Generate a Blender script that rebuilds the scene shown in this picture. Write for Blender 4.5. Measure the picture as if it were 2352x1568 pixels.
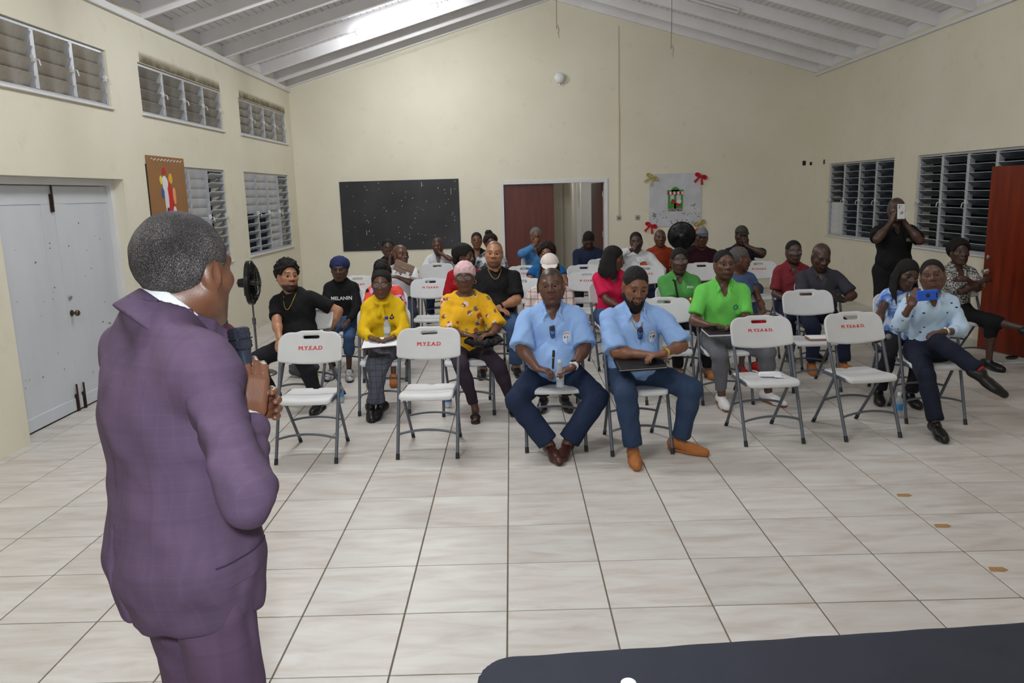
import bpy, bmesh, math, random
import numpy as np
from mathutils import Matrix, Vector

for _o in list(bpy.data.objects):
    bpy.data.objects.remove(_o)
scene = bpy.context.scene
COL = scene.collection
random.seed(7)
PI = math.pi
T = 0.48            # floor tile pitch, metres

# ------------------------------------------------------------------ camera
CAM_POS = np.array([0.1386*T, -7.0319*T, 3.9905*T])
YAW, PITCH, ROLL, FPX = -0.0032, -0.1865, -0.0277, 1806.08
_f = np.array([math.sin(YAW)*math.cos(PITCH), math.cos(YAW)*math.cos(PITCH), math.sin(PITCH)])
_r = np.array([math.cos(YAW), -math.sin(YAW), 0.0]); _u = np.cross(_r, _f)
_c, _s = math.cos(ROLL), math.sin(ROLL)
_R, _U = _c*_r+_s*_u, -_s*_r+_c*_u
cam_d = bpy.data.cameras.new('camera')
cam_d.sensor_fit = 'HORIZONTAL'; cam_d.sensor_width = 23.5
cam_d.lens = FPX/2352*23.5
cam_d.clip_start = 0.05; cam_d.clip_end = 100
cam = bpy.data.objects.new('camera', cam_d); COL.objects.link(cam)
M = Matrix.Identity(4)
for i in range(3):
    M[i][0] = _R[i]; M[i][1] = _U[i]; M[i][2] = -_f[i]; M[i][3] = CAM_POS[i]
cam.matrix_world = M
scene.camera = cam
scene.view_settings.view_transform = 'Standard'
scene.view_settings.look = 'None'
scene.view_settings.exposure = 0.0
scene.view_settings.gamma = 1.0
scene.view_settings.use_curve_mapping = False

# ------------------------------------------------------------------ night sky and the photographer's flash
world = bpy.data.worlds.new('night'); scene.world = world; world.use_nodes = True
world.node_tree.nodes['Background'].inputs[0].default_value = (0.012, 0.015, 0.024, 1)
world.node_tree.nodes['Background'].inputs[1].default_value = 0.5
fl = bpy.data.lights.new('camera_flash', 'SPOT'); fl.energy = 230; fl.color = (0.83, 0.925, 1.0)
fl.spot_size = math.radians(120); fl.spot_blend = 0.8; fl.shadow_soft_size = 0.05
flo = bpy.data.objects.new('camera_flash', fl); COL.objects.link(flo)
flo.location = (CAM_POS[0]-0.05, CAM_POS[1]-0.03, CAM_POS[2]+0.14)
flo.rotation_euler = (Vector((-1.3, 3.5, 2.1))-Vector(flo.location)).to_track_quat('-Z', 'Y').to_euler()

# ------------------------------------------------------------------ helpers
def srgb(r, g, b):
    f = lambda c: (c/12.92 if c <= 0.04045 else ((c+0.055)/1.055)**2.4)
    return (f(r/255), f(g/255), f(b/255), 1.0)

MATS = {}
def wrinkle(N, L, vec, bp, amt):
    """cloth creases: a coarse, distorted ridged noise chained before the weave bump"""
    n = N.new('ShaderNodeTexNoise'); n.noise_type = 'RIDGED_MULTIFRACTAL'; n.inputs['Scale'].default_value = 4.5; n.inputs['Detail'].default_value = 2.5; n.inputs['Distortion'].default_value = 0.7
    mp = N.new('ShaderNodeMapping'); mp.inputs['Rotation'].default_value = (.3, .5, .2); mp.inputs['Scale'].default_value = (1.5, 1.2, .8); L.new(vec, mp.inputs['Vector']); L.new(mp.outputs[0], n.inputs['Vector'])
    b2 = N.new('ShaderNodeBump'); b2.inputs['Strength'].default_value = amt; b2.inputs['Distance'].default_value = 0.02
    L.new(n.outputs['Fac'], b2.inputs['Height']); L.new(b2.outputs[0], bp.inputs['Normal'])
def mat(name, col, rough=0.6, var=0.0, vscale=6.0, bump=0.0, bscale=60.0, metal=0.0, spec=0.4, col2=None, stretch=(1, 1, 1), detail=4.0, coords='Object', sheen=0.0, wr=0.0):
    """plain surface: colour, optional large noise between col and col2, optional fine bump"""
    if name in MATS: return MATS[name]
    m = bpy.data.materials.new(name); m.use_nodes = True; MATS[name] = m
    nt = m.node_tree; N = nt.nodes; L = nt.links
    b = N['Principled BSDF']
    b.inputs['Base Color'].default_value = col
    b.inputs['Roughness'].default_value = rough
    b.inputs['Metallic'].default_value = metal
    b.inputs['Specular IOR Level'].default_value = spec
    if sheen: b.inputs['Sheen Weight'].default_value = sheen
    if var or bump or wr:
        tc = N.new('ShaderNodeTexCoord'); mp = N.new('ShaderNodeMapping')
        mp.inputs['Scale'].default_value = stretch
        L.new(tc.outputs[coords], mp.inputs['Vector'])
    if var:
        n = N.new('ShaderNodeTexNoise'); n.inputs['Scale'].default_value = vscale; n.inputs['Detail'].default_value = detail
        L.new(mp.outputs[0], n.inputs['Vector'])
        mr = N.new('ShaderNodeMapRange'); mr.inputs['From Min'].default_value = 0.5-0.22/max(var, .2); mr.inputs['From Max'].default_value = 0.5+0.22/max(var, .2)
        mx = N.new('ShaderNodeMix'); mx.data_type = 'RGBA'
        mx.inputs['A'].default_value = col
        mx.inputs['B'].default_value = col2 if col2 else tuple(c*0.75 for c in col[:3])+(1,)
        L.new(n.outputs['Fac'], mr.inputs['Value']); L.new(mr.outputs[0], mx.inputs['Factor'])
        L.new(mx.outputs['Result'], b.inputs['Base Color'])
    if bump:
        n2 = N.new('ShaderNodeTexNoise'); n2.inputs['Scale'].default_value = bscale; n2.inputs['Detail'].default_value = 3
        L.new(mp.outputs[0], n2.inputs['Vector'])
        bp = N.new('ShaderNodeBump'); bp.inputs['Strength'].default_value = bump; bp.inputs['Distance'].default_value = 0.01
        L.new(n2.outputs['Fac'], bp.inputs['Height']); L.new(bp.outputs[0], b.inputs['Normal'])
        if wr: wrinkle(N, L, mp.outputs[0], bp, wr)
    return m

def tag(o, label=None, cat=None, group=None, kind=None):
    if label: o['label'] = label
    if cat: o['category'] = cat
    if group: o['group'] = group
    if kind: o['kind'] = kind
    return o

def link(name, data, parent=None, loc=(0, 0, 0), rot=(0, 0, 0)):
    o = bpy.data.objects.new(name, data); COL.objects.link(o)
    o.location = loc; o.rotation_euler = rot
    if parent is not None: o.parent = parent
    return o

def empty(name, loc=(0, 0, 0), rz=0.0, parent=None):
    o = bpy.data.objects.new(name, None); COL.objects.link(o); o.location = loc; o.rotation_euler = (0, 0, rz)
    o.empty_display_size = 0.1
    if parent is not None: o.parent = parent
    return o

def mesh_np(name, V, Fq, m=None, smooth=True):
    me = bpy.data.meshes.new(name)
    V = np.asarray(V, dtype=np.float32)
    if isinstance(Fq, np.ndarray) and Fq.ndim == 2:
        n, k = Fq.shape
        me.vertices.add(len(V)); me.vertices.foreach_set('co', V.ravel())
        me.loops.add(n*k); me.loops.foreach_set('vertex_index', Fq.astype(np.int32).ravel())
        me.polygons.add(n)
        me.polygons.foreach_set('loop_start', np.arange(0, n*k, k, dtype=np.int32))
        try: me.polygons.foreach_set('loop_total', np.full(n, k, dtype=np.int32))
        except Exception: pass
        me.update(calc_edges=True)
    else:
        me.from_pydata([tuple(v) for v in V], [], [tuple(f) for f in Fq]); me.update()
    if smooth: me.polygons.foreach_set('use_smooth', np.ones(len(me.polygons), dtype=bool))
    for mm in (m if isinstance(m, (list, tuple)) else [m]):
        if mm: me.materials.append(mm)
    return me

class MB:
    """collects simple shapes into one mesh"""
    def __init__(self): self.v = []; self.f = []; self.s = []
    def add(self, V, F, smooth=False):
        o = len(self.v); self.v += [tuple(p) for p in V]
        for q in F: self.f.append(tuple(i+o for i in q)); self.s.append(smooth)
        return self
    def box(self, lo, hi, b=0.0, R=None, c=None):
        x0, y0, z0 = lo; x1, y1, z1 = hi
        if b <= 0:
            V = [(x0,y0,z0),(x1,y0,z0),(x1,y1,z0),(x0,y1,z0),(x0,y0,z1),(x1,y0,z1),(x1,y1,z1),(x0,y1,z1)]
            F = [(0,3,2,1),(4,5,6,7),(0,1,5,4),(1,2,6,5),(2,3,7,6),(3,0,4,7)]
        else:
            bm = bmesh.new(); bmesh.ops.create_cube(bm, size=1)
            for v in bm.verts: v.co = Vector(((x0+x1)/2+v.co.x*(x1-x0), (y0+y1)/2+v.co.y*(y1-y0), (z0+z1)/2+v.co.z*(z1-z0)))
            bmesh.ops.bevel(bm, geom=bm.edges[:], offset=b, segments=1, affect='EDGES')
            bm.verts.index_update()
            V = [tuple(v.co) for v in bm.verts]; F = [tuple(v.index for v in f.verts) for f in bm.faces]; bm.free()
        if R is not None:
            V = [tuple(R @ (Vector(p)-Vector(c))+Vector(c)) for p in V]
        return self.add(V, F)
    def tube(self, pts, r, n=10, cap=True):
        P = [Vector(p) for p in pts]; V = []; F = []
        rr = r if isinstance(r, (list, tuple)) else [r]*len(P)
        up = None
        for i, p in enumerate(P):
            d = (P[min(i+1, len(P)-1)]-P[max(i-1, 0)]).normalized()
            if up is None:
                up = Vector((0, 0, 1)) if abs(d.z) < 0.9 else Vector((0, 1, 0))
            a = d.cross(up).normalized(); b2 = a.cross(d).normalized(); up = b2
            for k in range(n):
                t = 2*PI*k/n; V.append(p+(a*math.cos(t)+b2*math.sin(t))*rr[i])
        for i in range(len(P)-1):
            for k in range(n):
                k2 = (k+1) % n; F.append((i*n+k, i*n+k2, (i+1)*n+k2, (i+1)*n+k))
        if cap:
            F.append(tuple(range(n-1, -1, -1))); F.append(tuple((len(P)-1)*n+k for k in range(n)))
        return self.add(V, F, True)
    def lathe(self, prof, n=20, c=(0, 0, 0), axis='z', R=None):
        V = []; F = []
        for r, h in prof:
            for k in range(n):
                t = 2*PI*k/n; p = Vector((r*math.cos(t), r*math.sin(t), h))
                if R is not None: p = R @ p
                V.append((p.x+c[0], p.y+c[1], p.z+c[2]))
        m = len(prof)
        for i in range(m-1):
            for k in range(n):
                k2 = (k+1) % n; F.append((i*n+k, i*n+k2, (i+1)*n+k2, (i+1)*n+k))
        if prof[0][0] > 1e-6: F.append(tuple(range(n-1, -1, -1)))
        if prof[-1][0] > 1e-6: F.append(tuple((m-1)*n+k for k in range(n)))
        return self.add(V, F, True)
    def prism(self, poly, y0, y1, plane='xz'):
        """extrude a 2-D polygon along the third axis"""
        n = len(poly)
        if plane == 'xz': mk = lambda p, t: (p[0], t, p[1])
        elif plane == 'yz': mk = lambda p, t: (t, p[0], p[1])
        else: mk = lambda p, t: (p[0], p[1], t)
        V = [mk(p, y0) for p in poly]+[mk(p, y1) for p in poly]
        F = [tuple(range(n)), tuple(range(2*n-1, n-1, -1))]+[((i+1) % n, i, i+n, (i+1) % n+n) for i in range(n)]
        return self.add(V, F)
    def mesh(self, name, m=None):
        me = bpy.data.meshes.new(name); me.from_pydata(self.v, [], self.f)
        bm = bmesh.new(); bm.from_mesh(me); bmesh.ops.recalc_face_normals(bm, faces=bm.faces); bm.to_mesh(me); bm.free()
        me.polygons.foreach_set('use_smooth', np.array(self.s, dtype=bool))
        for mm in (m if isinstance(m, (list, tuple)) else [m]):
            if mm: me.materials.append(mm)
        if any(self.s):
            me.set_sharp_from_angle(angle=math.radians(40))
        me.update(); return me
    def build(self, name, m, parent=None, loc=(0, 0, 0), rot=(0, 0, 0)):
        return link(name, self.mesh(name, m), parent, loc, rot)

# ------------------------------------------------------------------ implicit surfaces (smooth unions of tapered capsules, ellipsoids, boxes) meshed with surface nets
class SDF:
    def __init__(self): self.p = []
    def cone(self, a, b, ra, rb=None, k=0.02, op='add'):
        rb = ra if rb is None else rb
        a = np.array(a, float); b = np.array(b, float)
        self.p.append(('c', a, b, ra, rb, k, op, (a+b)/2, np.linalg.norm(b-a)/2+max(ra, rb))); return self
    def ell(self, c, r, R=None, k=0.02, op='add'):
        c = np.array(c, float); r = np.array(r, float); R = np.eye(3) if R is None else np.array(R)
        self.p.append(('e', c, r, R, None, k, op, c, r.max())); return self
    def box(self, c, h, r=0.005, R=None, k=0.01, op='add'):
        c = np.array(c, float); h = np.array(h, float)-r; R = np.eye(3) if R is None else np.array(R)
        self.p.append(('b', c, h, R, r, k, op, c, np.linalg.norm(h)+r)); return self
    def plane(self, pt, n, k=0.004):
        n = np.array(n, float); n = n/np.linalg.norm(n)
        self.p.append(('p', np.array(pt, float), n, None, None, k, 'cut', None, 0)); return self
    def func(self, fn, k=0.0):
        self.p.append(('f', fn, None, None, None, k, 'func', None, 0)); return self
    @staticmethod
    def ev(q, P):
        t = q[0]
        if t == 'c':
            a, b, ra, rb = q[1:5]; ba = b-a; pa = P-a; L2 = ba@ba+1e-12
            h = np.clip(pa@ba/L2, 0, 1)
            return np.sqrt(((pa-h[:, None]*ba)**2).sum(1))-(ra+(rb-ra)*h)
        if t == 'e':
            x = (P-q[1])@q[3]; r = q[2]
            k0 = np.sqrt(((x/r)**2).sum(1)); k1 = np.sqrt(((x/(r*r))**2).sum(1))
            return k0*(k0-1)/np.maximum(k1, 1e-6)
        if t == 'b':
            x = np.abs((P-q[1])@q[3])-q[2]
            return np.sqrt((np.maximum(x, 0)**2).sum(1))+np.minimum(x.max(1), 0)-q[4]
        if t == 'p':
            return (P-q[1])@q[2]
    def mesh(self, h, lo=None, hi=None, BS=8):
        adds = [q for q in self.p if q[6] == 'add']
        c = np.array([q[7] for q in adds]); r = np.array([q[8]+q[5]*.3 for q in adds])
        blo = (c-r[:, None]).min(0)-2*h; bhi = (c+r[:, None]).max(0)+2*h
        if lo is not None: blo = np.maximum(blo, np.array(lo)-2*h); bhi = np.minimum(bhi, np.array(hi)+2*h)
        g0 = np.floor(blo/(h*BS)).astype(int); g1 = np.ceil(bhi/(h*BS)).astype(int)
        nb = np.maximum(g1-g0, 1)
        I = np.stack(np.meshgrid(*[np.arange(g0[i], g1[i]) for i in range(3)], indexing='ij'), -1).reshape(-1, 3)
        ctr = (I+0.5)*h*BS; hd = h*BS*0.5*math.sqrt(3)
        D = np.stack([self.ev(q, ctr) for q in adds], 1)
        dm = D.min(1); km = max(q[5] for q in adds)
        keep = (dm < hd*1.15+km*.6)
        # blocks wholly inside one primitive carry no surface unless something is cut away there
        inner = dm < -hd*1.3-0.005
        for q in self.p:
            if q[6] in ('cut', 'sub'):
                dq = self.ev(q, ctr)
                inner &= ~(np.abs(dq) < hd*1.3+q[5])
                if q[6] == 'cut': keep &= ~(dq > hd*1.3)
        keep &= ~inner
        I = I[keep]; ctr = ctr[keep]; D = D[keep]; dm = dm[keep]
        if len(I) == 0: return np.zeros((0, 3)), np.zeros((0, 4), int)
        n1 = BS+1
        loc = np.stack(np.meshgrid(*[np.arange(n1)]*3, indexing='ij'), -1).reshape(-1, 3)
        P = ((I[:, None, :]*BS+loc[None])*h).astype(np.float64)
        F = np.full((len(I), n1**3), 1e3)
        ja = 0
        for q in self.p:
            op = q[6]; k = q[5]
            if op == 'add':
                sel = np.nonzero(D[:, ja] < dm+2.2*hd+k)[0]; ja += 1
            elif op == 'func': sel = np.arange(len(I))
            else:
                dq = self.ev(q, ctr)
                sel = np.nonzero(dq < hd*1.3+k)[0] if op == 'sub' else np.nonzero(dq > -hd*1.3-k)[0]
            if len(sel) == 0: continue
            p = P[sel].reshape(-1, 3)
            if op == 'func':
                F[sel] = q[1](p, F[sel].reshape(-1)).reshape(len(sel), -1); continue
            d = self.ev(q, p).reshape(len(sel), -1); f = F[sel]
            if op == 'add':
                if k > 0:
                    hh = np.maximum(k-np.abs(f-d), 0)/k; F[sel] = np.minimum(f, d)-hh*hh*k*0.25
                else: F[sel] = np.minimum(f, d)
            else:
                if op == 'sub': d = -d
                if k > 0:
                    hh = np.maximum(k-np.abs(f-d), 0)/k; F[sel] = np.maximum(f, d)+hh*hh*k*0.25
                else: F[sel] = np.maximum(f, d)
        G = F.reshape(len(I), n1, n1, n1); S = G < 0
        # active cells
        cs = [S[:, a:a+BS, b:b+BS, c_:c_+BS] for a in (0, 1) for b in (0, 1) for c_ in (0, 1)]
        al = cs[0].copy(); an = cs[0].copy()
        for x in cs[1:]: al &= x; an |= x
        act = an & ~al
        bi, ci, cj, ck = np.nonzero(act)
        if len(bi) == 0: return np.zeros((0, 3)), np.zeros((0, 4), int)
        vals = np.stack([G[bi, ci+a, cj+b, ck+c_] for a in (0, 1) for b in (0, 1) for c_ in (0, 1)], 1)
        corner = np.array([(a, b, c_) for a in (0, 1) for b in (0, 1) for c_ in (0, 1)], float)
        acc = np.zeros((len(bi), 3)); cnt = np.zeros(len(bi))
        for e0, e1 in ((0,1),(2,3),(4,5),(6,7),(0,2),(1,3),(4,6),(5,7),(0,4),(1,5),(2,6),(3,7)):
            v0 = vals[:, e0]; v1 = vals[:, e1]; m = (v0 < 0) != (v1 < 0)
            t = np.where(m, v0/np.where(m, v0-v1, 1), 0)
            pt = corner[e0]+(corner[e1]-corner[e0])*t[:, None]
            acc += pt*m[:, None]; cnt += m
        gi = I[bi]*BS+np.stack([ci, cj, ck], 1)
        V = (gi+acc/cnt[:, None])*h
        off = I.min(0)*BS-2; dim = (I.max(0)-I.min(0)+1)*BS+5
        key = lambda g: ((g[:, 0]-off[0])*dim[1]+(g[:, 1]-off[1]))*dim[2]+(g[:, 2]-off[2])
        K = key(gi); o = np.argsort(K); Ks = K[o]
        Q = []
        for ax in range(3):
            sl0 = [slice(0, BS)]*3; sl1 = [slice(0, BS)]*3; sl1[ax] = slice(1, BS+1)
            a = S[(slice(None),)+tuple(sl0)]; b = S[(slice(None),)+tuple(sl1)]
            e = np.nonzero(a != b)
            if len(e[0]) == 0: continue
            g = I[e[0]]*BS+np.stack(e[1:], 1)
            ins = a[e]
            u, w = (ax+1) % 3, (ax+2) % 3
            ids = []; ok = np.ones(len(g), bool)
            for du, dw in ((0, 0), (-1, 0), (-1, -1), (0, -1)):
                gg = g.copy(); gg[:, u] += du; gg[:, w] += dw
                kk = key(gg); ix = np.searchsorted(Ks, kk); ix = np.minimum(ix, len(Ks)-1)
                ok &= Ks[ix] == kk; ids.append(o[ix])
            q4 = np.stack(ids, 1)
            q4[~ins] = q4[~ins][:, ::-1]
            Q.append(q4[ok])
        Q = np.concatenate(Q) if Q else np.zeros((0, 4), int)
        return V, Q

def relax(V, Q, it=1, lam=0.5):
    """a little Laplacian smoothing of a quad net"""
    n = len(V)
    E = np.concatenate([Q[:, [0, 1]], Q[:, [1, 2]], Q[:, [2, 3]], Q[:, [3, 0]]])
    for _ in range(it):
        S = np.zeros_like(V); c = np.zeros(n)
        for a, b in ((0, 1), (1, 0)):
            for d in range(3): S[:, d] += np.bincount(E[:, a], V[E[:, b], d], n)
            c += np.bincount(E[:, a], minlength=n)
        m = c > 0
        V = V.copy(); V[m] += lam*(S[m]/c[m, None]-V[m])
    return V

def sdf_obj(name, s, h, m, parent=None, loc=(0, 0, 0), rot=(0, 0, 0), it=1):
    V, Q = s.mesh(h)
    if len(Q) == 0: return None
    if it: V = relax(V, Q, it)
    return link(name, mesh_np(name, V, Q, m), parent, loc, rot)
# ------------------------------------------------------------------ room dimensions
XL, XR, YB, YF = -3.93, 5.70, 11.57, -4.6
XM = 0.92                                   # ridge
SL = 0.288                                  # roof slope
ZE = 3.90                                   # rafter underside at the eaves
RD = 0.17                                   # rafter depth
def zr(x): return ZE+SL*(x-XL) if x <= XM else ZE+SL*(XM-XL)-SL*(x-XM)

# ---- materials of the setting
def wall_material():
    m = bpy.data.materials.new('cream_paint'); m.use_nodes = True
    N = m.node_tree.nodes; L = m.node_tree.links; b = N['Principled BSDF']
    tc = N.new('ShaderNodeTexCoord')
    n1 = N.new('ShaderNodeTexNoise'); n1.inputs['Scale'].default_value = 0.9; n1.inputs['Detail'].default_value = 6; n1.inputs['Roughness'].default_value = 0.6
    L.new(tc.outputs['Object'], n1.inputs['Vector'])
    mr = N.new('ShaderNodeMapRange'); mr.inputs['From Min'].default_value = 0.35; mr.inputs['From Max'].default_value = 0.7
    L.new(n1.outputs['Fac'], mr.inputs['Value'])
    mx = N.new('ShaderNodeMix'); mx.data_type = 'RGBA'
    mx.inputs['A'].default_value = srgb(227, 221, 202); mx.inputs['B'].default_value = srgb(220, 213, 192)
    L.new(mr.outputs[0], mx.inputs['Factor'])
    n2 = N.new('ShaderNodeTexNoise'); n2.inputs['Scale'].default_value = 5.0; n2.inputs['Detail'].default_value = 8
    L.new(tc.outputs['Object'], n2.inputs['Vector'])
    m2 = N.new('ShaderNodeMapRange'); m2.inputs['From Min'].default_value = 0.62; m2.inputs['From Max'].default_value = 0.8
    m2.inputs['To Max'].default_value = 0.35
    L.new(n2.outputs['Fac'], m2.inputs['Value'])
    mx2 = N.new('ShaderNodeMix'); mx2.data_type = 'RGBA'; mx2.inputs['B'].default_value = srgb(196, 184, 150)
    L.new(m2.outputs[0], mx2.inputs['Factor']); L.new(mx.outputs['Result'], mx2.inputs['A'])
    L.new(mx2.outputs['Result'], b.inputs['Base Color'])
    b.inputs['Roughness'].default_value = 0.55; b.inputs['Specular IOR Level'].default_value = 0.3
    n3 = N.new('ShaderNodeTexNoise'); n3.inputs['Scale'].default_value = 45; n3.inputs['Detail'].default_value = 4
    L.new(tc.outputs['Object'], n3.inputs['Vector'])
    bp = N.new('ShaderNodeBump'); bp.inputs['Strength'].default_value = 0.12; bp.inputs['Distance'].default_value = 0.01
    L.new(n3.outputs['Fac'], bp.inputs['Height']); L.new(bp.outputs[0], b.inputs['Normal'])
    return m
M_WALL = wall_material()
def soot_material():
    m = bpy.data.materials.new('soot_stained_paint'); m.use_nodes = True
    N = m.node_tree.nodes; L = m.node_tree.links; b = N['Principled BSDF']; tc = N.new('ShaderNodeTexCoord')
    n = N.new('ShaderNodeTexNoise'); n.inputs['Scale'].default_value = 7; n.inputs['Detail'].default_value = 6; L.new(tc.outputs['Object'], n.inputs['Vector'])
    sp = N.new('ShaderNodeSeparateXYZ'); L.new(tc.outputs['Object'], sp.inputs[0])
    mr = N.new('ShaderNodeMapRange'); mr.inputs['From Min'].default_value = .12; mr.inputs['From Max'].default_value = 0.0; mr.inputs['To Max'].default_value = 1.15; L.new(sp.outputs['Z'], mr.inputs['Value'])
    mu = N.new('ShaderNodeMath'); mu.operation = 'MULTIPLY'; mu.use_clamp = True; L.new(mr.outputs[0], mu.inputs[0]); L.new(n.outputs['Fac'], mu.inputs[1])
    b.inputs['Base Color'].default_value = srgb(120, 104, 66); b.inputs['Roughness'].default_value = .9; L.new(mu.outputs[0], b.inputs['Alpha']); return m
M_SOOT = soot_material()

def tile_material():
    m = bpy.data.materials.new('travertine_look_tile'); m.use_nodes = True
    N = m.node_tree.nodes; L = m.node_tree.links; b = N['Principled BSDF']
    g = N.new('ShaderNodeNewGeometry')
    sc = N.new('ShaderNodeVectorMath'); sc.operation = 'SCALE'; sc.inputs['Scale'].default_value = 1/T
    L.new(g.outputs['Position'], sc.inputs[0])
    fl_ = N.new('ShaderNodeVectorMath'); fl_.operation = 'FLOOR'; L.new(sc.outputs[0], fl_.inputs[0])
    wn = N.new('ShaderNodeTexWhiteNoise'); wn.noise_dimensions = '2D'; L.new(fl_.outputs[0], wn.inputs['Vector'])
    off = N.new('ShaderNodeVectorMath'); off.operation = 'MULTIPLY_ADD'; off.inputs[1].default_value = (31, 17, 9)
    L.new(wn.outputs['Color'], off.inputs[0]); L.new(g.outputs['Position'], off.inputs[2])
    mp = N.new('ShaderNodeMapping'); mp.inputs['Scale'].default_value = (1.6, 7.0, 1.0); L.new(off.outputs[0], mp.inputs['Vector'])
    n = N.new('ShaderNodeTexNoise'); n.inputs['Scale'].default_value = 1.6; n.inputs['Detail'].default_value = 8; n.inputs['Roughness'].default_value = 0.55
    n.inputs['Distortion'].default_value = 0.6
    L.new(mp.outputs[0], n.inputs['Vector'])
    cr = N.new('ShaderNodeValToRGB')
    cr.color_ramp.elements[0].position = 0.30; cr.color_ramp.elements[0].color = srgb(184, 175, 166)
    cr.color_ramp.elements[1].position = 0.68; cr.color_ramp.elements[1].color = srgb(208, 204, 199)
    e = cr.color_ramp.elements.new(0.47); e.color = srgb(198, 191, 184)
    L.new(n.outputs['Fac'], cr.inputs[0])
    hv = N.new('ShaderNodeHueSaturation')
    mr = N.new('ShaderNodeMapRange'); mr.inputs['To Min'].default_value = 0.93; mr.inputs['To Max'].default_value = 1.05
    L.new(wn.outputs['Value'], mr.inputs['Value']); L.new(mr.outputs[0], hv.inputs['Value'])
    L.new(cr.outputs[0], hv.inputs['Color']); L.new(hv.outputs[0], b.inputs['Base Color'])
    b.inputs['Roughness'].default_value = 0.36; b.inputs['Specular IOR Level'].default_value = 0.35
    return m
M_TILE = tile_material()
M_GROUT = mat('grout', srgb(112, 102, 88), 0.9, var=0.6, vscale=8)
M_WHITE = mat('white_gloss_paint', srgb(226, 226, 228), 0.45, var=0.5, vscale=3, col2=srgb(212, 210, 208), bump=0.05, bscale=30)
M_CEIL = mat('white_ceiling_paint', srgb(240, 239, 242), 0.6, var=0.7, vscale=2.5, col2=srgb(226, 222, 222), stretch=(1, .3, 1))
M_GAP = mat('dark_joint', srgb(54, 46, 40), 0.9)
M_ALU = mat('dull_aluminium', srgb(196, 198, 204), 0.4, metal=0.35, var=0.5, vscale=9)
M_MAHOG = mat('varnished_mahogany', srgb(104, 40, 26), 0.42, var=0.8, vscale=3.0, col2=srgb(74, 24, 15), stretch=(7, 7, .5), spec=0.5)
M_STEEL = mat('brushed_steel', srgb(190, 186, 178), 0.3, metal=0.9)
M_RUST = mat('rusty_iron', srgb(70, 44, 32), 0.8, var=0.8, vscale=30, col2=srgb(30, 24, 22))
M_BLACKP = mat('black_plastic', srgb(22, 22, 24), 0.35)

# ---- floor: grout bed and tiles
fm = MB().box((XL-0.3, YF, -0.10), (XR+0.1, YB+3.4, -0.004))
floor = tag(fm.build('floor', M_GROUT), 'beige stone-look tile floor with dark grout lines', 'floor', kind='structure')
TW = T-0.0075
tile_me = MB().box((-TW/2, -TW/2, -0.012), (TW/2, TW/2, 0.0), 0.0016).mesh('tile', M_TILE)
def cam_proj(p):
    d = np.array(p, float)-CAM_POS; z = d@_f
    return (1176+FPX*(d@_R)/z, 784-FPX*(d@_U)/z, z)
cells = []
for i in range(-9, 12):
    for j in range(-9, 31):
        cx, cy = (i+.5)*T, (j+.5)*T
        if cy > YB-0.02 or cy < YF: continue
        x0, x1 = max(cx-TW/2, XL-0.16), min(cx+TW/2, XR)
        if x1-x0 < 0.03: continue
        px, py, z = cam_proj((cx, cy, 0))
        vis = z > 0.3 and -120 < px < 2470 and -50 < py < 1640
        cells.append((z if vis else 1e3+cy, cx, cy, x0, x1))
cells.sort()
rest = MB()
for n, (z, cx, cy, x0, x1) in enumerate(cells):
    if n < 300 and x1-x0 > TW-0.01:
        link('tile', tile_me, floor, (cx, cy, 0))
    elif n < 300:
        MB().box((x0-cx, -TW/2, -0.012), (x1-cx, TW/2, 0), 0.0016).build('tile', M_TILE, floor, (cx, cy, 0))
    else:
        rest.box((x0, cy-TW/2, -0.012), (x1, min(cy+TW/2, YB), 0))
tag(rest.build('tile_field', M_TILE, floor), kind='stuff')

# ---- walls with openings
def holed(axis, a0, a1, u0, u1, ztop, holes):
    """wall slab between a0..a1 on `axis`, running u0..u1, with rectangular holes (u0,u1,z0,z1)"""
    mb = MB(); us = sorted(set([u0, u1]+[h[0] for h in holes]+[h[1] for h in holes]))
    us = [u for u in us if u0 <= u <= u1]
    for s, e in zip(us[:-1], us[1:]):
        mid = (s+e)/2; zs = sorted([(h[2], h[3]) for h in holes if h[0] < mid < h[1]])
        z = 0.0
        for b0, b1 in zs+[(ztop, ztop)]:
            if b0 > z+1e-4:
                if axis == 'x': mb.box((a0, s, z), (a1, e, b0))
                else: mb.box((s, a0, z), (e, a1, b0))
            z = max(z, b1)
    return mb
LEFT_WIN = [(2.43, 4.87, 2.87, 3.42), (5.55, 8.03, 2.88, 3.42), (8.75, 11.24, 2.89, 3.42)]
LEFT_LOW = [(5.46, 7.90, 1.08, 2.34), (8.70, 11.10, 1.08, 2.34)]
LDOOR = (2.83, 4.93, -0.02, 2.165)
wl = holed('x', XL-0.22, XL, YF, YB+0.2, ZE+0.05, [h for h in LEFT_WIN+LEFT_LOW]+[LDOOR])
tag(wl.build('wall_left', M_WALL), 'cream painted wall with louvre windows and white double door', 'wall', kind='structure')
RIGHT_WIN = [(8.42, 10.80, 1.03, 2.27), (5.36, 7.74, 1.03, 2.27)]
RDOOR = (3.78, 4.72, -0.02, 2.10)
wr = holed('x', XR, XR+0.22, YF, YB+0.2, ZE+0.05, RIGHT_WIN+[RDOOR])
tag(wr.build('wall_right', M_WALL), 'cream painted wall with open louvre windows', 'wall', kind='structure')
BD = (-0.13, 1.885, 0, 2.14)
wb = MB()
zt = lambda x: zr(x)+RD+0.03
for a, b in ((XL-.2, BD[0]), (BD[1], XR+.2)):
    pts = [(a, 0), (b, 0), (b, zt(b))]+([(XM, zt(XM))] if a < XM < b else [])+[(a, zt(a))]
    wb.prism(pts, YB, YB+0.2)
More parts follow.
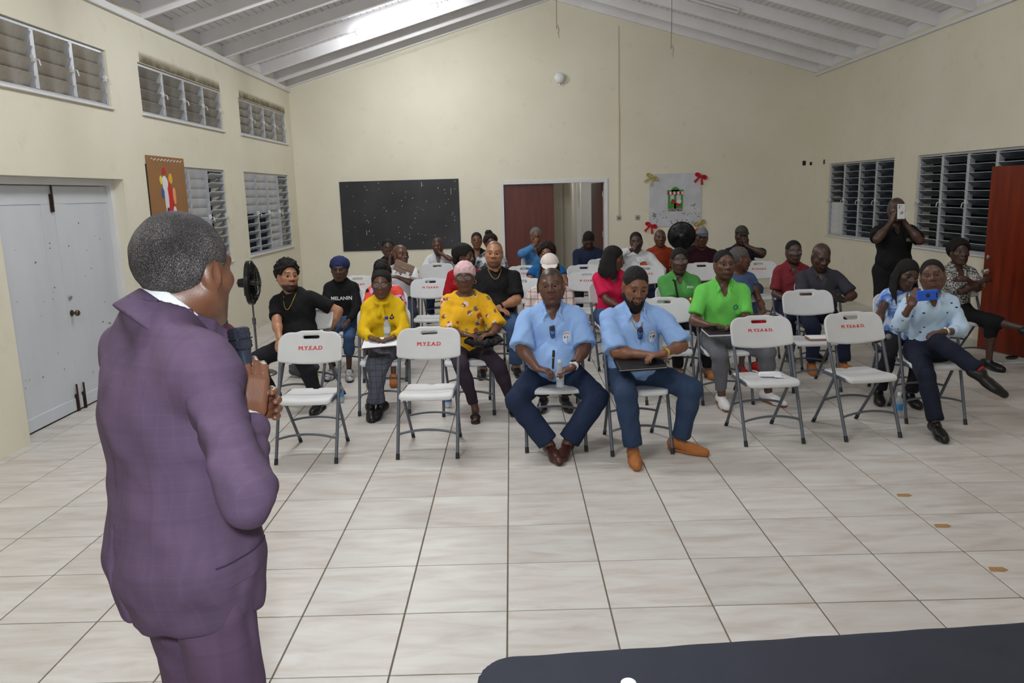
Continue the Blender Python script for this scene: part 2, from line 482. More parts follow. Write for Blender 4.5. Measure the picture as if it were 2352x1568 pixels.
wb.prism([(BD[0], BD[3]), (BD[1], BD[3]), (BD[1], zt(BD[1])), (XM, zt(XM)), (BD[0], zt(BD[0]))], YB, YB+0.2)
tag(wb.build('wall_back', M_WALL), 'cream painted gable wall with chalkboard and brown doors', 'wall', kind='structure')
wf = MB().prism([(XL-.2, 0), (XR+.2, 0), (XR+.2, zt(XR)), (XM, zt(XM)), (XL-.2, zt(XL))], YF-0.2, YF)
tag(wf.build('wall_front', M_WALL), 'cream painted gable wall behind the photographer', 'wall', kind='structure')

# ---- ceiling: boards on rafters
ceil = MB()
for sgn, x0, x1 in ((1, XL-.3, XM), (-1, XM, XR+.3)):
    zz = lambda x: zr(x)+RD+0.022
    z0 = (ZE+SL*(x0-XL) if sgn > 0 else zr(x0))+RD+0.022; z1 = (zr(x1) if sgn > 0 else ZE+SL*(XM-XL)-SL*(x1-XM))+RD+0.022
    ceil.prism([(x0, z0), (x1, z1), (x1, z1+0.05), (x0, z0+0.05)], YF-.2, YB+0.2)
ceiling = tag(ceil.build('ceiling', M_GAP), 'white boarded pitched ceiling on exposed rafters', 'ceiling', kind='structure')
ang = math.atan(SL)
BW = 0.1
bd_me = MB().box((-BW/2+0.004, (YF), -0.008), (BW/2-0.004, YB+0.15, 0.010)).mesh('ceiling_board', M_CEIL)
slope_len = (XM-XL)/math.cos(ang)
for sgn in (1, -1):
    xe = XL if sgn > 0 else XR
    for k in range(int(slope_len/BW)+1):
        s = (k+0.5)*BW
        if s > slope_len: break
        x = xe+sgn*s*math.cos(ang); z = ZE+RD+0.012+s*math.sin(ang)
        link('ceiling_board', bd_me, ceiling, (x, 0, z), (0, -sgn*ang, 0))
raf_me = MB().box((0, -0.024, 0), (slope_len+0.01, 0.024, RD+0.004), 0.004).mesh('rafter', M_CEIL)
ry = [10.87-0.845*k for k in range(18)]
for y in ry+[YB-0.03]:
    for sgn in (1, -1):
        o = link('rafter', raf_me, ceiling, (XL if sgn > 0 else XR, y, ZE), (0, -ang, 0) if sgn > 0 else (0, -ang, PI))
# eaves blocking and wall plates
blk = MB()
for x0, x1 in ((XL-0.2, XL-0.012), (XR+0.012, XR+0.2)):
    blk.box((x0, YF, ZE+0.03), (x1, YB, ZE+RD+0.03))
tag(blk.build('trim_1', M_CEIL), 'white blocking boards between the rafter ends', 'trim', kind='structure')
tag(MB().box((XL-0.02, YF, ZE-0.075), (XL+0.035, YB, ZE), 0.004).build('trim_2', M_WHITE), 'white wall plate strip along top of window wall', 'trim', kind='structure')
tag(MB().box((XR-0.035, YF, ZE-0.05), (XR+0.02, YB, ZE), 0.004).build('trim_3', M_WHITE), 'white wall plate strip along top of right wall', 'trim', kind='structure')

# ---- louvre windows
def louvre_material(name, c1, c2, alpha, stain=0.0):
    m = bpy.data.materials.new(name); m.use_nodes = True
    N = m.node_tree.nodes; L = m.node_tree.links; b = N['Principled BSDF']
    tc = N.new('ShaderNodeTexCoord'); n = N.new('ShaderNodeTexNoise'); n.inputs['Scale'].default_value = 4; n.inputs['Detail'].default_value = 6
    L.new(tc.outputs['Object'], n.inputs['Vector'])
    mr = N.new('ShaderNodeMapRange'); mr.inputs['From Min'].default_value = .35; mr.inputs['From Max'].default_value = .7
    L.new(n.outputs['Fac'], mr.inputs['Value'])
    mx = N.new('ShaderNodeMix'); mx.data_type = 'RGBA'; mx.inputs['A'].default_value = c1; mx.inputs['B'].default_value = c2
    L.new(mr.outputs[0], mx.inputs['Factor']); out = mx.outputs['Result']
    if stain:
        sx = N.new('ShaderNodeSeparateXYZ'); L.new(tc.outputs['Object'], sx.inputs[0])
        m3 = N.new('ShaderNodeMapRange'); m3.inputs['From Min'].default_value = -0.02; m3.inputs['From Max'].default_value = -0.07; m3.inputs['To Max'].default_value = stain
        L.new(sx.outputs['Z'], m3.inputs['Value'])
        n4 = N.new('ShaderNodeTexNoise'); n4.inputs['Scale'].default_value = 9; L.new(tc.outputs['Object'], n4.inputs['Vector'])
        mu = N.new('ShaderNodeMath'); mu.operation = 'MULTIPLY'; L.new(m3.outputs[0], mu.inputs[0]); L.new(n4.outputs['Fac'], mu.inputs[1])
        mu2 = N.new('ShaderNodeMath'); mu2.operation = 'MULTIPLY'; mu2.inputs[1].default_value = 1.7; mu2.use_clamp = True; L.new(mu.outputs[0], mu2.inputs[0])
        mx2 = N.new('ShaderNodeMix'); mx2.data_type = 'RGBA'; mx2.inputs['B'].default_value = srgb(96, 66, 36)
        L.new(mu2.outputs[0], mx2.inputs['Factor']); L.new(out, mx2.inputs['A']); out = mx2.outputs['Result']
    L.new(out, b.inputs['Base Color']); b.inputs['Roughness'].default_value = 0.25; b.inputs['Alpha'].default_value = alpha
    return m
M_LOUV_FROST = louvre_material('stained_frosted_glass', srgb(170, 165, 155), srgb(136, 126, 112), 1.0, stain=1.0)
M_LOUV_DUST = louvre_material('dusty_frosted_glass', srgb(150, 146, 138), srgb(122, 114, 104), 1.0, stain=0.4)
M_LOUV_WHITE = louvre_material('white_ribbed_glass', srgb(208, 210, 214), srgb(192, 194, 198), 1.0)
M_LOUV_CLEAR = louvre_material('clear_grey_glass', srgb(84, 88, 98), srgb(66, 74, 80), 0.8)
M_LOUV_EDGE = mat('ground_glass_edge', srgb(210, 216, 216), 0.35)
WN = [0]
def louvre_window(side, y0, y1, z0, z1, bays, nbl, states, label, mclosed, mopen, sill=True):
    """side -1 = wall at XL, +1 = wall at XR. states[b][k]: tilt of each blade in degrees from vertical"""
    WN[0] += 1
    X = XL if side < 0 else XR
    xi = X+side*0.055                         # plane of the frame, set back in the wall
    root = empty('window_%d' % WN[0], (xi, (y0+y1)/2, z0)); tag(root, label, 'window', kind='structure')
    W = y1-y0; H = z1-z0; ft = 0.032
    fr = MB()
    fr.box((-0.03, -W/2, 0), (0.03, W/2, ft), .003); fr.box((-0.03, -W/2, H-ft), (0.03, W/2, H), .003)
    fr.box((-0.03, -W/2, ft), (0.03, -W/2+ft, H-ft), .003); fr.box((-0.03, W/2-ft, ft), (0.03, W/2, H-ft), .003)
    fr.build('frame', M_ALU, root)
    bw = (W-ft)/bays
    mul = MB().box((-0.035, -0.030, ft), (0.035, 0.030, H-ft), .003).mesh('mullion', M_ALU)
    for b in range(1, bays): link('mullion', mul, root, (0, -W/2+ft/2+b*bw, 0))
    ph = (H-2*ft)/nbl
    L_ = bw-0.072
    def blade(me_m):
        hh = ph*0.56
        mb = MB().box((-0.003, -L_/2, -hh), (0.003, L_/2, hh))
        me = mb.mesh('blade', [me_m, M_LOUV_EDGE])
        for p in me.polygons:
            if abs(p.normal.z) > .9 or abs(p.normal.y) > .9: p.material_index = 1
        return me
    me_c, me_o = blade(mclosed), blade(mopen)
    arm = MB().box((-0.012, -0.006, -ph*.42), (0.028, 0.006, ph*.42), .002).mesh('clip', M_ALU)
    for b in range(bays):
        yc = -W/2+ft/2+(b+.5)*bw
        for k in range(nbl):
            a = states[b % len(states)][k % len(states[b % len(states)])]
            o = link('blade', me_o if a > 35 else me_c, root, (0, yc, ft+(k+.5)*ph), (0, math.radians(a)*(-side)*1.0, 0))
        # operating clips on the far jamb of every bay
        for k in range(nbl):
            link('clip', arm, root, (-side*0.005, yc+L_/2+0.006, ft+(k+.5)*ph), (0, math.radians(20)*(-side), 0))
        hd = MB().box((-0.02, -0.015, -0.03), (0.02, 0.015, 0.03), .006).tube([(-side*0.02, 0, 0), (-side*0.05, 0, -0.01), (-side*0.06, 0, -0.06)], 0.006, 6)
        hd.build('crank_handle', M_WHITE, root, (-side*0.035, yc+L_/2+0.012, H*0.5))
    if sill:
        MB().box((-0.03, -W/2-0.02, -0.022), (0.085, W/2+0.02, 0.001), .004).build('window_sill', M_WHITE, root, (0, 0, 0), (0, 0, 0 if side < 0 else PI))
    return root
CL, OP = 24, 62
for (y0, y1, z1_) in ((5.6, 8.0, 3.425), (8.8, 11.2, 3.425)):
    MB().box((0, y0, 0), (.0015, y1, .12)).build('soot_stain', M_SOOT, bpy.data.objects['wall_left'], (XL, 0, z1_))
louvre_window(-1, *LEFT_WIN[0], 4, 4, [[26]], 'high louvre window with brown-stained panes nearest the camera', M_LOUV_FROST, M_LOUV_FROST)
louvre_window(-1, *LEFT_WIN[1], 4, 4, [[30]], 'high dusty louvre window, middle of the three near the ceiling', M_LOUV_DUST, M_LOUV_DUST)
louvre_window(-1, *LEFT_WIN[2], 4, 4, [[30], [30], [30], [22]], 'high louvre window nearest the back corner', M_LOUV_DUST, M_LOUV_DUST)
cl10 = [CL]*10
louvre_window(-1, *LEFT_LOW[0], 4, 10, [cl10, cl10, [OP]*4+cl10[:6], [OP]*10], 'low louvre window partly hidden by the cardboard panel', M_LOUV_WHITE, M_LOUV_WHITE)
louvre_window(-1, *LEFT_LOW[1], 4, 10, [[OP]*5+cl10[:5], [OP]*5+cl10[:5], cl10, [OP]*10], 'low louvre window with half its white blades open', M_LOUV_WHITE, M_LOUV_WHITE)
louvre_window(1, *RIGHT_WIN[0], 4, 11, [[52]*11, [52]*11, [52]*11, [6]*5+[50]*6], 'open louvre window behind the standing person in black', M_LOUV_WHITE, M_LOUV_CLEAR)
louvre_window(1, *RIGHT_WIN[1], 4, 11, [[52]*11], 'open louvre window behind the red-brown door', M_LOUV_WHITE, M_LOUV_CLEAR)

# dark garden side beyond the windows: ground and a boundary wall catching a little light
tag(MB().box((XL-9, YF-3, -0.3), (XL-0.22, YB+5, -0.12)).build('outside_ground', mat('night_grass', srgb(40, 48, 36), 1.0, var=.6)), 'dark grass outside the left windows', 'ground', kind='structure')
tag(MB().box((XR+0.22, YF-3, -0.3), (XR+9, YB+5, -0.12)).build('outside_paving', mat('night_paving', srgb(70, 70, 66), 1.0, var=.6)), 'dark paving outside the right windows', 'ground', kind='structure')
tag(MB().box((XR+3.2, YF, -0.12), (XR+3.4, YB+3, 3.2)).build('wall_outside', mat('outer_wall_paint', srgb(96, 116, 110), .8, var=.5)), 'grey-green wall across the passage outside', 'wall', kind='structure')

# ---- white double door in the left wall
dx = XL-0.16
ld = empty('door_1', (dx, 3.88, 0)); tag(ld, 'white painted double door with rusty bolts in left wall', 'door', kind='structure')
df = MB()
df.box((-0.06, -1.05, 0), (0.05, -0.985, 2.165), .003); df.box((-0.06, 0.985, 0), (0.05, 1.05, 2.165), .003); df.box((-0.06, -0.985, 2.10), (0.05, 0.985, 2.165), .003)
df.build('door_frame', M_WHITE, ld)
M_DOORW = mat('chipped_white_door_paint', srgb(208, 211, 216), 0.5, var=0.8, vscale=2, col2=srgb(194, 197, 201), stretch=(1, 1, .4), bump=.05, bscale=12)
for s in (-1, 1):
    leaf = MB().box((-0.04, 0, 0.01), (0.0, 0.98, 2.095), .003).build('door_leaf', M_DOORW, ld, (0, 0.002 if s > 0 else -0.982, 0))
    yy = 0.5
    MB().box((-0.002, 0.02, 1.93), (0.006, 0.96, 2.09), .002).build('head_batten', M_DOORW, leaf)
    MB().box((-0.002, 0.02, 0.015), (0.012, 0.96, 0.13), .003).build('kick_board', M_DOORW, leaf)
    MB().box((-0.002, 0.0 if s > 0 else 0.78, 0.13), (0.005, 0.2 if s > 0 else 0.98, 1.93), .002).build('stile', M_DOORW, leaf)
    # chips in the paint
    cm = MB(); rnd = random.Random(5+s)
    for _ in range(16):
        y, z = rnd.uniform(.08, .9), rnd.uniform(.3, 1.85); w = rnd.uniform(.004, .01)
        cm.add([(0.0062, y+w*math.cos(t), z+w*.8*math.sin(t)) for t in np.linspace(0, 2*PI, 7)[:-1]], [(0, 1, 2, 3, 4, 5)])
    cm.build('paint_chip', M_GAP, leaf)
kn = MB().lathe([(0.03, 0), (0.03, .008), (.012, .012), (.012, .035), (.026, .045), (.03, .06), (.022, .072), (0, .075)], 16, R=Matrix.Rotation(PI/2, 3, 'Y'))
kn.build('door_knob', mat('tarnished_brass', srgb(92, 84, 66), .35, metal=.8), ld, (0.004, 0.06, 0.92))
MB().lathe([(0.026, 0), (0.026, .012), (.018, .02), (0, .022)], 16, R=Matrix.Rotation(PI/2, 3, 'Y')).build('deadbolt', M_STEEL, ld, (0.004, 0.06, 1.07))
for y, z0_, z1_ in ((-0.04, 1.86, 2.15), (-0.05, 0.005, 0.26), (0.07, 0.0, 0.25)):
    b_ = MB().box((0.0, -0.022, z0_), (0.012, 0.022, z0_+.16)).tube([(0.018, 0, z0_), (0.018, 0, z1_)], 0.009, 8)
    b_.build('barrel_bolt', M_RUST, ld, (0.006, y, 0))

# ---- brown doors in the back wall
bd = empty('door_2', ((BD[0]+BD[1])/2, YB, 0)); tag(bd, 'white framed doorway with a mahogany double door, right leaf open', 'door', kind='structure')
hw = (BD[1]-BD[0])/2
f2 = MB().box((-hw, -0.02, 0), (-hw+.07, .2, 2.14), .004).box((hw-.07, -0.02, 0), (hw, .2, 2.14), .004).box((-hw+.07, -0.02, 2.07), (hw-.07, .2, 2.14), .004)
f2.build('door_frame', M_WHITE, bd)
lw = hw-0.075
MB().box((0, -0.02, 0.01), (lw, 0.02, 2.065), .003).build('door_leaf', M_MAHOG, bd, (-hw+.073, 0.06, 0), (0, 0, math.radians(1)))
MB().box((0, -0.02, 0.01), (lw, 0.02, 2.065), .003).build('door_leaf', M_MAHOG, bd, (hw-.08, 0.20, 0), (0, 0, math.radians(96)))
hg = MB().tube([(0, 0, 0), (0, 0, .1)], .01, 8)
for z in (.25, 1.05, 1.8): hg.build('hinge', M_STEEL, bd, (hw-.078, 0.185, z))

# ---- red-brown door leaf standing open on the right
dr = empty('door_3', (5.68, 4.70, 0), math.atan2(5.551-4.70, 5.436-5.68)); tag(dr, 'red-brown varnished door standing open on the right', 'door', kind='structure')
MB().box((0, -0.02, 0.012), (0.89, 0.02, 2.06), .003).build('door_leaf', mat('red_varnished_wood', srgb(128, 44, 16), 0.3, var=.8, vscale=2.2, col2=srgb(84, 22, 8), stretch=(8, 8, .6)), dr)
for z, r in ((1.06, .022), (0.90, .03)):
    k_ = MB().lathe([(r, 0), (r, .008), (.011, .012), (.011, .035), (r*.85, .045), (r, .058), (r*.7, .07), (0, .072)] if z < 1 else [(r, 0), (r, .014), (0, .018)], 14, R=Matrix.Rotation(-PI/2, 3, 'X'))
    k_.build('door_knob', M_STEEL, dr, (0.83, 0.02, z))
    if z < 1: MB().lathe([(r, 0), (r, .008), (.011, .012), (.011, .035), (r*.85, .045), (r, .058), (0, .072)], 14, R=Matrix.Rotation(PI/2, 3, 'X')).build('door_knob', M_STEEL, dr, (0.83, -0.02, z))
f3 = MB().box((0, -.47, 0), (.2, -.43, 2.1)).box((0, .43, 0), (.2, .47, 2.1)).box((0, -.43, 2.06), (.2, .43, 2.1))
tag(f3.build('trim_4', M_WHITE, None, (XR+0.0, 4.25, 0)), 'white door frame in the right wall', 'trim', kind='structure')

# ---- room beyond the back doors
M_GREYW = mat('pale_grey_paint', srgb(190, 190, 188), .7)
back = MB().box((-2.5, YB+3.2, 0), (5, YB+3.35, 3)).box((3.2, YB+.2, 0), (3.35, YB+3.2, 3)).box((-2.6, YB+.2, 0), (-2.45, YB+3.2, 3)).box((-2.5, YB+.2, 2.9), (3.3, YB+3.3, 3.0))
tag(back.build('wall_passage', M_GREYW), 'pale grey walls of the room beyond the doorway', 'wall', kind='structure')
cw = MB().box((0.9, YB+1.2, 0), (1.12, YB+1.9, 2.9)).lathe([(.12, 0), (.12, 2.9)], 24, c=(1.23, YB+1.35, 0))
tag(cw.build('wall_pier', M_WALL), 'rounded cream pier beyond the doorway', 'wall', kind='structure')
tag(MB().lathe([(.045, 0), (.045, 2.9)], 16).build('pipe_column', mat('white_enamel_pipe', srgb(225, 225, 225), .2), None, (1.47, YB+1.5, 0)), 'glossy white pipe standing beyond the doorway', 'pipe')
pl = bpy.data.lights.new('passage_light', 'AREA'); pl.energy = 22; pl.size = 0.6; pl.color = (1, .97, .92)
po = link('passage_light', pl, None, (1.9, YB+1.6, 2.85))

# ---- ceiling lights
def tube_light(x0, x1, y, lit, label, watts=0, grp='fluorescent strip lights on the rafters'):
    left = (x0+x1)/2 < XM
    Ln = (x1-x0)/math.cos(ang); xm = (x0+x1)/2
    root = empty('fluorescent_light', (xm, y, zr(xm)), 0); root.rotation_euler = (0, -ang if left else ang, 0)
    tag(root, label, 'light', grp)
    MB().box((-Ln/2-.02, -.03, -.035), (Ln/2+.02, .03, 0.0), .004).build('housing', M_WHITE, root)
    for s in (-1, 1): MB().box((-.012, -.014, -.085), (.012, .014, -.03), .004).build('lamp_holder', M_WHITE, root, (s*(Ln/2+.005), 0, 0))
    m = MATS.get('lit_tube' if lit else 'dead_tube')
    if not m:
        m = mat('lit_tube' if lit else 'dead_tube', (1, 1, 1, 1) if lit else srgb(215, 216, 214), .3)
        if lit:
            b = m.node_tree.nodes['Principled BSDF']; b.inputs['Emission Color'].default_value = (1, .99, .95, 1); b.inputs['Emission Strength'].default_value = 8
    MB().tube([(-Ln/2, 0, -.065), (Ln/2, 0, -.065)], .019, 12).build('tube', m, root)
    if lit and watts:
        a = bpy.data.lights.new('tube_glow', 'AREA'); a.shape = 'RECTANGLE'; a.size = Ln; a.size_y = .05; a.energy = watts; a.color = (.94, .975, 1.0)
        a.spread = PI
        link('tube_glow', a, root, (0, 0, -.09))
        for sy in (-1, 1):                      # the tube shines sideways along the ceiling as well
            a2 = bpy.data.lights.new('tube_glow', 'AREA'); a2.shape = 'RECTANGLE'; a2.size = Ln; a2.size_y = .03; a2.energy = watts*.75; a2.color = (.94, .975, 1.0)
            link('tube_glow', a2, root, (0, sy*.024, -.065), (sy*PI/2, 0, 0))
    return root
tube_light(-2.20, -0.97, 9.10, True, 'lit fluorescent tube under the left slope near the back wall', 36)
tube_light(2.55, 3.55, 9.10, False, 'unlit fluorescent tube under the right slope')
tube_light(-2.20, -0.97, 4.05, True, 'lit fluorescent tube above the left rows of chairs', 58)
tube_light(-2.20, -0.97, -1.0, True, 'lit fluorescent tube above the speaker', 58)
tube_light(2.9, 4.1, 2.3, True, 'lit fluorescent tube above the right rows of chairs', 14)

# ---- things on the walls
def chalk_material():
    m = bpy.data.materials.new('chalkboard_black'); m.use_nodes = True
    N = m.node_tree.nodes; L = m.node_tree.links; b = N['Principled BSDF']; tc = N.new('ShaderNodeTexCoord')
    n = N.new('ShaderNodeTexNoise'); n.inputs['Scale'].default_value = 1.6; n.inputs['Detail'].default_value = 5; L.new(tc.outputs['Object'], n.inputs['Vector'])
    cr = N.new('ShaderNodeValToRGB'); cr.color_ramp.elements[0].position = .35; cr.color_ramp.elements[0].color = srgb(22, 21, 24)
    cr.color_ramp.elements[1].position = .75; cr.color_ramp.elements[1].color = srgb(50, 48, 54); L.new(n.outputs['Fac'], cr.inputs[0])
    L.new(cr.outputs[0], b.inputs['Base Color']); b.inputs['Roughness'].default_value = .5
    return m
cb = empty('chalkboard', (-2.005, YB-.004, 0.915)); tag(cb, 'large black chalkboard with white paint flecks', 'chalkboard')
MB().box((-1.11, -0.018, 0), (1.11, 0, 1.29), .003).build('board', chalk_material(), cb)
rnd = random.Random(11)
for k in range(70):
    x, z = rnd.uniform(-1.05, 1.05), rnd.uniform(.05, 1.25); long_ = rnd.random() < .06
    w, h_ = (rnd.uniform(.003, .006), rnd.uniform(.03, .07)) if long_ else (rnd.uniform(.004, .011), rnd.uniform(.004, .009))
    t = rnd.uniform(-.5, .5)
    MB().add([(x-w, -.0195, z-h_), (x+w, -.0195, z-h_*.8), (x+w*.8, -.0195, z+h_), (x-w*.7, -.0195, z+h_*.7)], [(0, 1, 2, 3)]).build('chalk_fleck', mat('chalk_white', srgb(190, 190, 190), .9), cb)
def bow(loc, m, rz, label, s=1.0):
    root = empty('ribbon_bow', loc); root.rotation_euler = (0, rz, 0); tag(root, label, 'bow')
    for sg in (-1, 1):
        lp = SDF(); lp.ell((sg*.065*s, -.02, .012*s), (.06*s, .018, .042*s), k=.0); lp.ell((sg*.075*s, -.03, .012*s), (.035*s, .02, .022*s), k=.006, op='sub')
        sdf_obj('loop', lp, .008, m, root)
        MB().prism([(sg*.0, 0), (sg*.028*s, .0), (sg*.10*s, -.13*s), (sg*.078*s, -.125*s), (sg*.055*s, -.15*s)], -.014, -.010).build('tail', m, root)
    kk = SDF(); kk.ell((0, -.025, 0.005), (.024*s, .022, .026*s)); sdf_obj('knot', kk, .007, m, root)
M_REDR = mat('red_ribbon', srgb(186, 18, 28), .45, bump=.2, bscale=60); M_GOLDR = mat('gold_mesh_ribbon', srgb(178, 164, 98), .5, bump=.3, bscale=90)
gb = empty('notice_board', (3.14, YB, 1.215)); tag(gb, 'square grey felt board with a green christmas sign', 'board')
MB().box((-.49, -.016, 0), (.49, 0, .975), .003).build('board', mat('grey_felt', srgb(208, 208, 212), .9, var=.9, vscale=5, col2=srgb(188, 188, 194), detail=8), gb)
rnd = random.Random(4)
for k in range(34):
    x, z = rnd.uniform(-.42, .45), abs(rnd.gauss(0, .28))+.06
    if z > .9 or (abs(x) < .17 and .3 < z < .72): continue
    l, a = rnd.uniform(.012, .04), rnd.uniform(0, PI); w = rnd.uniform(.003, .008)
    c_, s_ = math.cos(a), math.sin(a)
    MB().add([(x-l*c_-w*s_, -.0175, z-l*s_+w*c_), (x-l*c_+w*s_, -.0175, z-l*s_-w*c_), (x+l*c_+w*s_, -.0175, z+l*s_-w*c_), (x+l*c_-w*s_, -.0175, z+l*s_+w*c_)], [(0, 1, 2, 3)]).build('smudge', mat('dark_smudge', srgb(112, 108, 100), .9), gb)
sg_ = empty('christmas_sign', (0.0, -.016, .30), 0, gb)
gM = mat('sign_green', srgb(62, 146, 56), .5); rM = mat('sign_red', srgb(170, 30, 40), .5); wM = mat('sign_white', srgb(222, 214, 206), .5)
MB().box((-.135, -.01, .03), (-.095, 0, .36)).box((.105, -.01, .03), (.14, 0, .36)).box((-.02, -.01, .03), (.02, 0, .36)).box((-.095, -.01, .03), (.105, 0, .13)).box((-.15, -.012, .335), (.15, 0, .375)).lathe([(.075, 0), (.075, .012)], 20, c=(0, 0, .355), R=Matrix.Rotation(PI/2, 3, 'X')).build('green_frame', gM, sg_)
for k in range(8):
    MB().prism([(-.15+k*.0375, .29), (-.15+(k+1)*.0375, .29), (-.145+(k+1)*.0363, .345), (-.145+k*.0363, .345)], -.02, -.012).build('awning_stripe', rM if k % 2 == 0 else wM, sg_)
MB().prism([(-.09, .13), (-.02, .12), (.0, .19), (-.06, .21)], -.018, -.01).prism([(.01, .07), (.09, .07), (.1, .12), (.02, .14)], -.02, -.01).build('red_gifts', rM, sg_)
MB().lathe([(.045, 0), (.04, .014), (0, .018)], 14, c=(.075, -.008, .16), R=Matrix.Rotation(PI/2, 3, 'X')).build('white_pompom', wM, sg_)
_text_n = [0]
def text_mesh(txt, size, m, bold=0.0, extrude=0.0006, align='CENTER', shear=0.0, spacing=1.0):
    cu = bpy.data.curves.new('lettering', 'FONT'); cu.body = txt; cu.size = size; cu.align_x = align; cu.align_y = 'CENTER'
    cu.extrude = extrude; cu.offset = bold; cu.resolution_u = 2; cu.shear = shear; cu.space_character = spacing
    o = bpy.data.objects.new('lettering', cu); COL.objects.link(o)
    dg = bpy.context.evaluated_depsgraph_get(); me = bpy.data.meshes.new_from_object(o.evaluated_get(dg))
    COL.objects.unlink(o); bpy.data.objects.remove(o); bpy.data.curves.remove(cu)
    me.materials.clear(); me.materials.append(m); return me
link('lettering', text_mesh('CHRISTMAS', .052, mat('sign_brown', srgb(120, 66, 44), .6), .0014), sg_, (0, -.012, .0), (PI/2, 0, 0))
bow((2.70, YB-.02, 2.13), M_GOLDR, .5, 'gold ribbon bow on top left corner of grey board')
bow((3.61, YB-.02, 2.12), M_REDR, .35, 'red ribbon bow on top right corner of grey board')
bow((2.69, YB-.02, 1.24), M_REDR, .35, 'red ribbon bow on lower left corner of grey board')
bow((3.60, YB-.02, 1.26), M_GOLDR, -.3, 'gold ribbon bow on lower right corner of grey board')
# cardboard panel with a coloured cut-out on the left wall
bp_ = empty('cardboard_panel', (XL+.004, 5.98, 1.45)); tag(bp_, 'brown cardboard panel with colourful cut-out by the louvre window', 'panel')
MB().box((0, -.5, 0), (.012, .5, .985), .002).build('board', mat('brown_card', srgb(152, 108, 66), .8, var=.6, vscale=2, col2=srgb(140, 98, 58)), bp_)
zig = [(.0145, -.40+i*.021, .945+.012*math.sin(i*1.5)) for i in range(40)]
MB().tube(zig, .005, 5).build('white_wavy_trim', mat('trim_white', srgb(222, 216, 208), .8), bp_)
blobs = [((.0, .30), (.10, .28), (196, 30, 28)), ((-.1, .56), (.075, .09), (226, 222, 222)), ((-.09, .40), (.05, .2), (222, 218, 216)), ((-.10, .70), (.05, .04), (196, 24, 40)), ((.06, .62), (.05, .06), (226, 172, 60)),
         ((-.2, .6), (.03, .05), (224, 214, 70)), ((-.18, .45), (.03, .06), (60, 90, 160)), ((-.07, .14), (.06, .05), (44, 112, 66)), ((-.08, .24), (.035, .05), (92, 24, 84)), ((.1, .2), (.05, .1), (220, 216, 214)), ((.02, .03), (.06, .05), (216, 212, 214)), ((.12, .42), (.035, .1), (222, 160, 100)), ((-.13, .05), (.05, .05), (40, 50, 40)), ((.12, .05), (.05, .05), (48, 44, 34))]
for i, ((y, z), (ry_, rz_), c) in enumerate(blobs):
    pts = [(y+ry_*math.cos(t)*(1+.12*math.sin(3*t+i)), .12+z+rz_*math.sin(t)) for t in np.linspace(0, 2*PI, 15)[:-1]]
    MB().prism(pts, .0122, .014+.0006*i, 'yz').build('cutout_piece', mat('cutout_%d' % i, srgb(*c), .6), bp_)
# switches, conduit, round lamp, cords, marks
tag(MB().box((-.012, -.022, 0), (.012, 0, 2.0)).box((-.008, -.016, 2.0), (.008, 0, 3.36)).build('cable_conduit', mat('cream_conduit', srgb(214, 204, 172), .5), None, (2.085, YB, 1.46)), 'thin cream cable conduit running down the back wall', 'conduit')
for x, l in ((2.09, 'light switch box at the foot of the conduit'), (2.44, 'wall socket beside the light switch')):
    s_ = empty('wall_switch', (x, YB, 1.40)); tag(s_, l, 'switch')
    MB().box((-.043, -.014, -.043), (.043, 0, .043), .006).build('plate', mat('grey_switch_plate', srgb(166, 162, 150), .4), s_)
    MB().box((-.014, -.022, -.016), (.014, -.012, .016), .003).build('rocker', mat('dark_rocker', srgb(84, 78, 70), .4), s_)
gl = empty('globe_lamp', (1.01, YB, 3.94)); tag(gl, 'small round white globe lamp on the gable wall', 'lamp')
s_ = SDF(); s_.ell((0, -.07, 0), (.098, .06, .098)); sdf_obj('globe', s_, .012, mat('opal_glass', srgb(226, 226, 226), .25), gl)
MB().lathe([(.06, 0), (.06, .03)], 18, R=Matrix.Rotation(PI/2, 3, 'X')).build('base', M_WHITE, gl)
MB().lathe([(.012, 0), (.012, .03), (.0, .035)], 10, c=(0, -.07, -.1), R=Matrix.Rotation(PI, 3, 'X')).build('finial', M_STEEL, gl)
def cord(x, y, z0_, z1_, label):
    root = empty('pull_cord', (x, y, z0_)); tag(root, label, 'cord')
    MB().tube([(0, 0, 0), (.004, 0, (z1_-z0_)*.5), (0, 0, z1_-z0_+.08)], .004, 6).build('string', mat('old_string', srgb(120, 100, 84), .9), root)
    MB().tube([(0, 0, .07), (.012, 0, .05), (.03, 0, .0), (.02, 0, -.06), (.034, 0, -.13)], [.006, .012, .012, .012, .004], 8).build('knot', mat('frayed_rope', srgb(186, 170, 146), .9), root)
cord(0.79, 8.5, 4.20, zr(.79)-.005, 'frayed rope end hanging from the ridge')
cord(2.45, 8.6, 3.90, zr(2.45)-.005, 'thin cord hanging under the right roof slope')
tag(MB().box((-.03, -.006, -.04), (.03, 0, .045)).build('wall_patch', M_BLACKP, None, (5.53, YB, 2.31)), 'small black patch high on the back wall by the corner', 'patch')
tag(MB().box((-.02, -.006, -.03), (.02, 0, .03)).build('wall_patch', M_BLACKP, None, (5.655, YB, 2.30)), 'tiny black patch nearest the corner on the back wall', 'patch')
tag(MB().box((-.006, -.03, -.04), (0, .03, .04)).build('wall_patch', M_BLACKP, None, (XR, 11.05, 2.31)), 'small black patch on the right wall beside the window', 'patch')
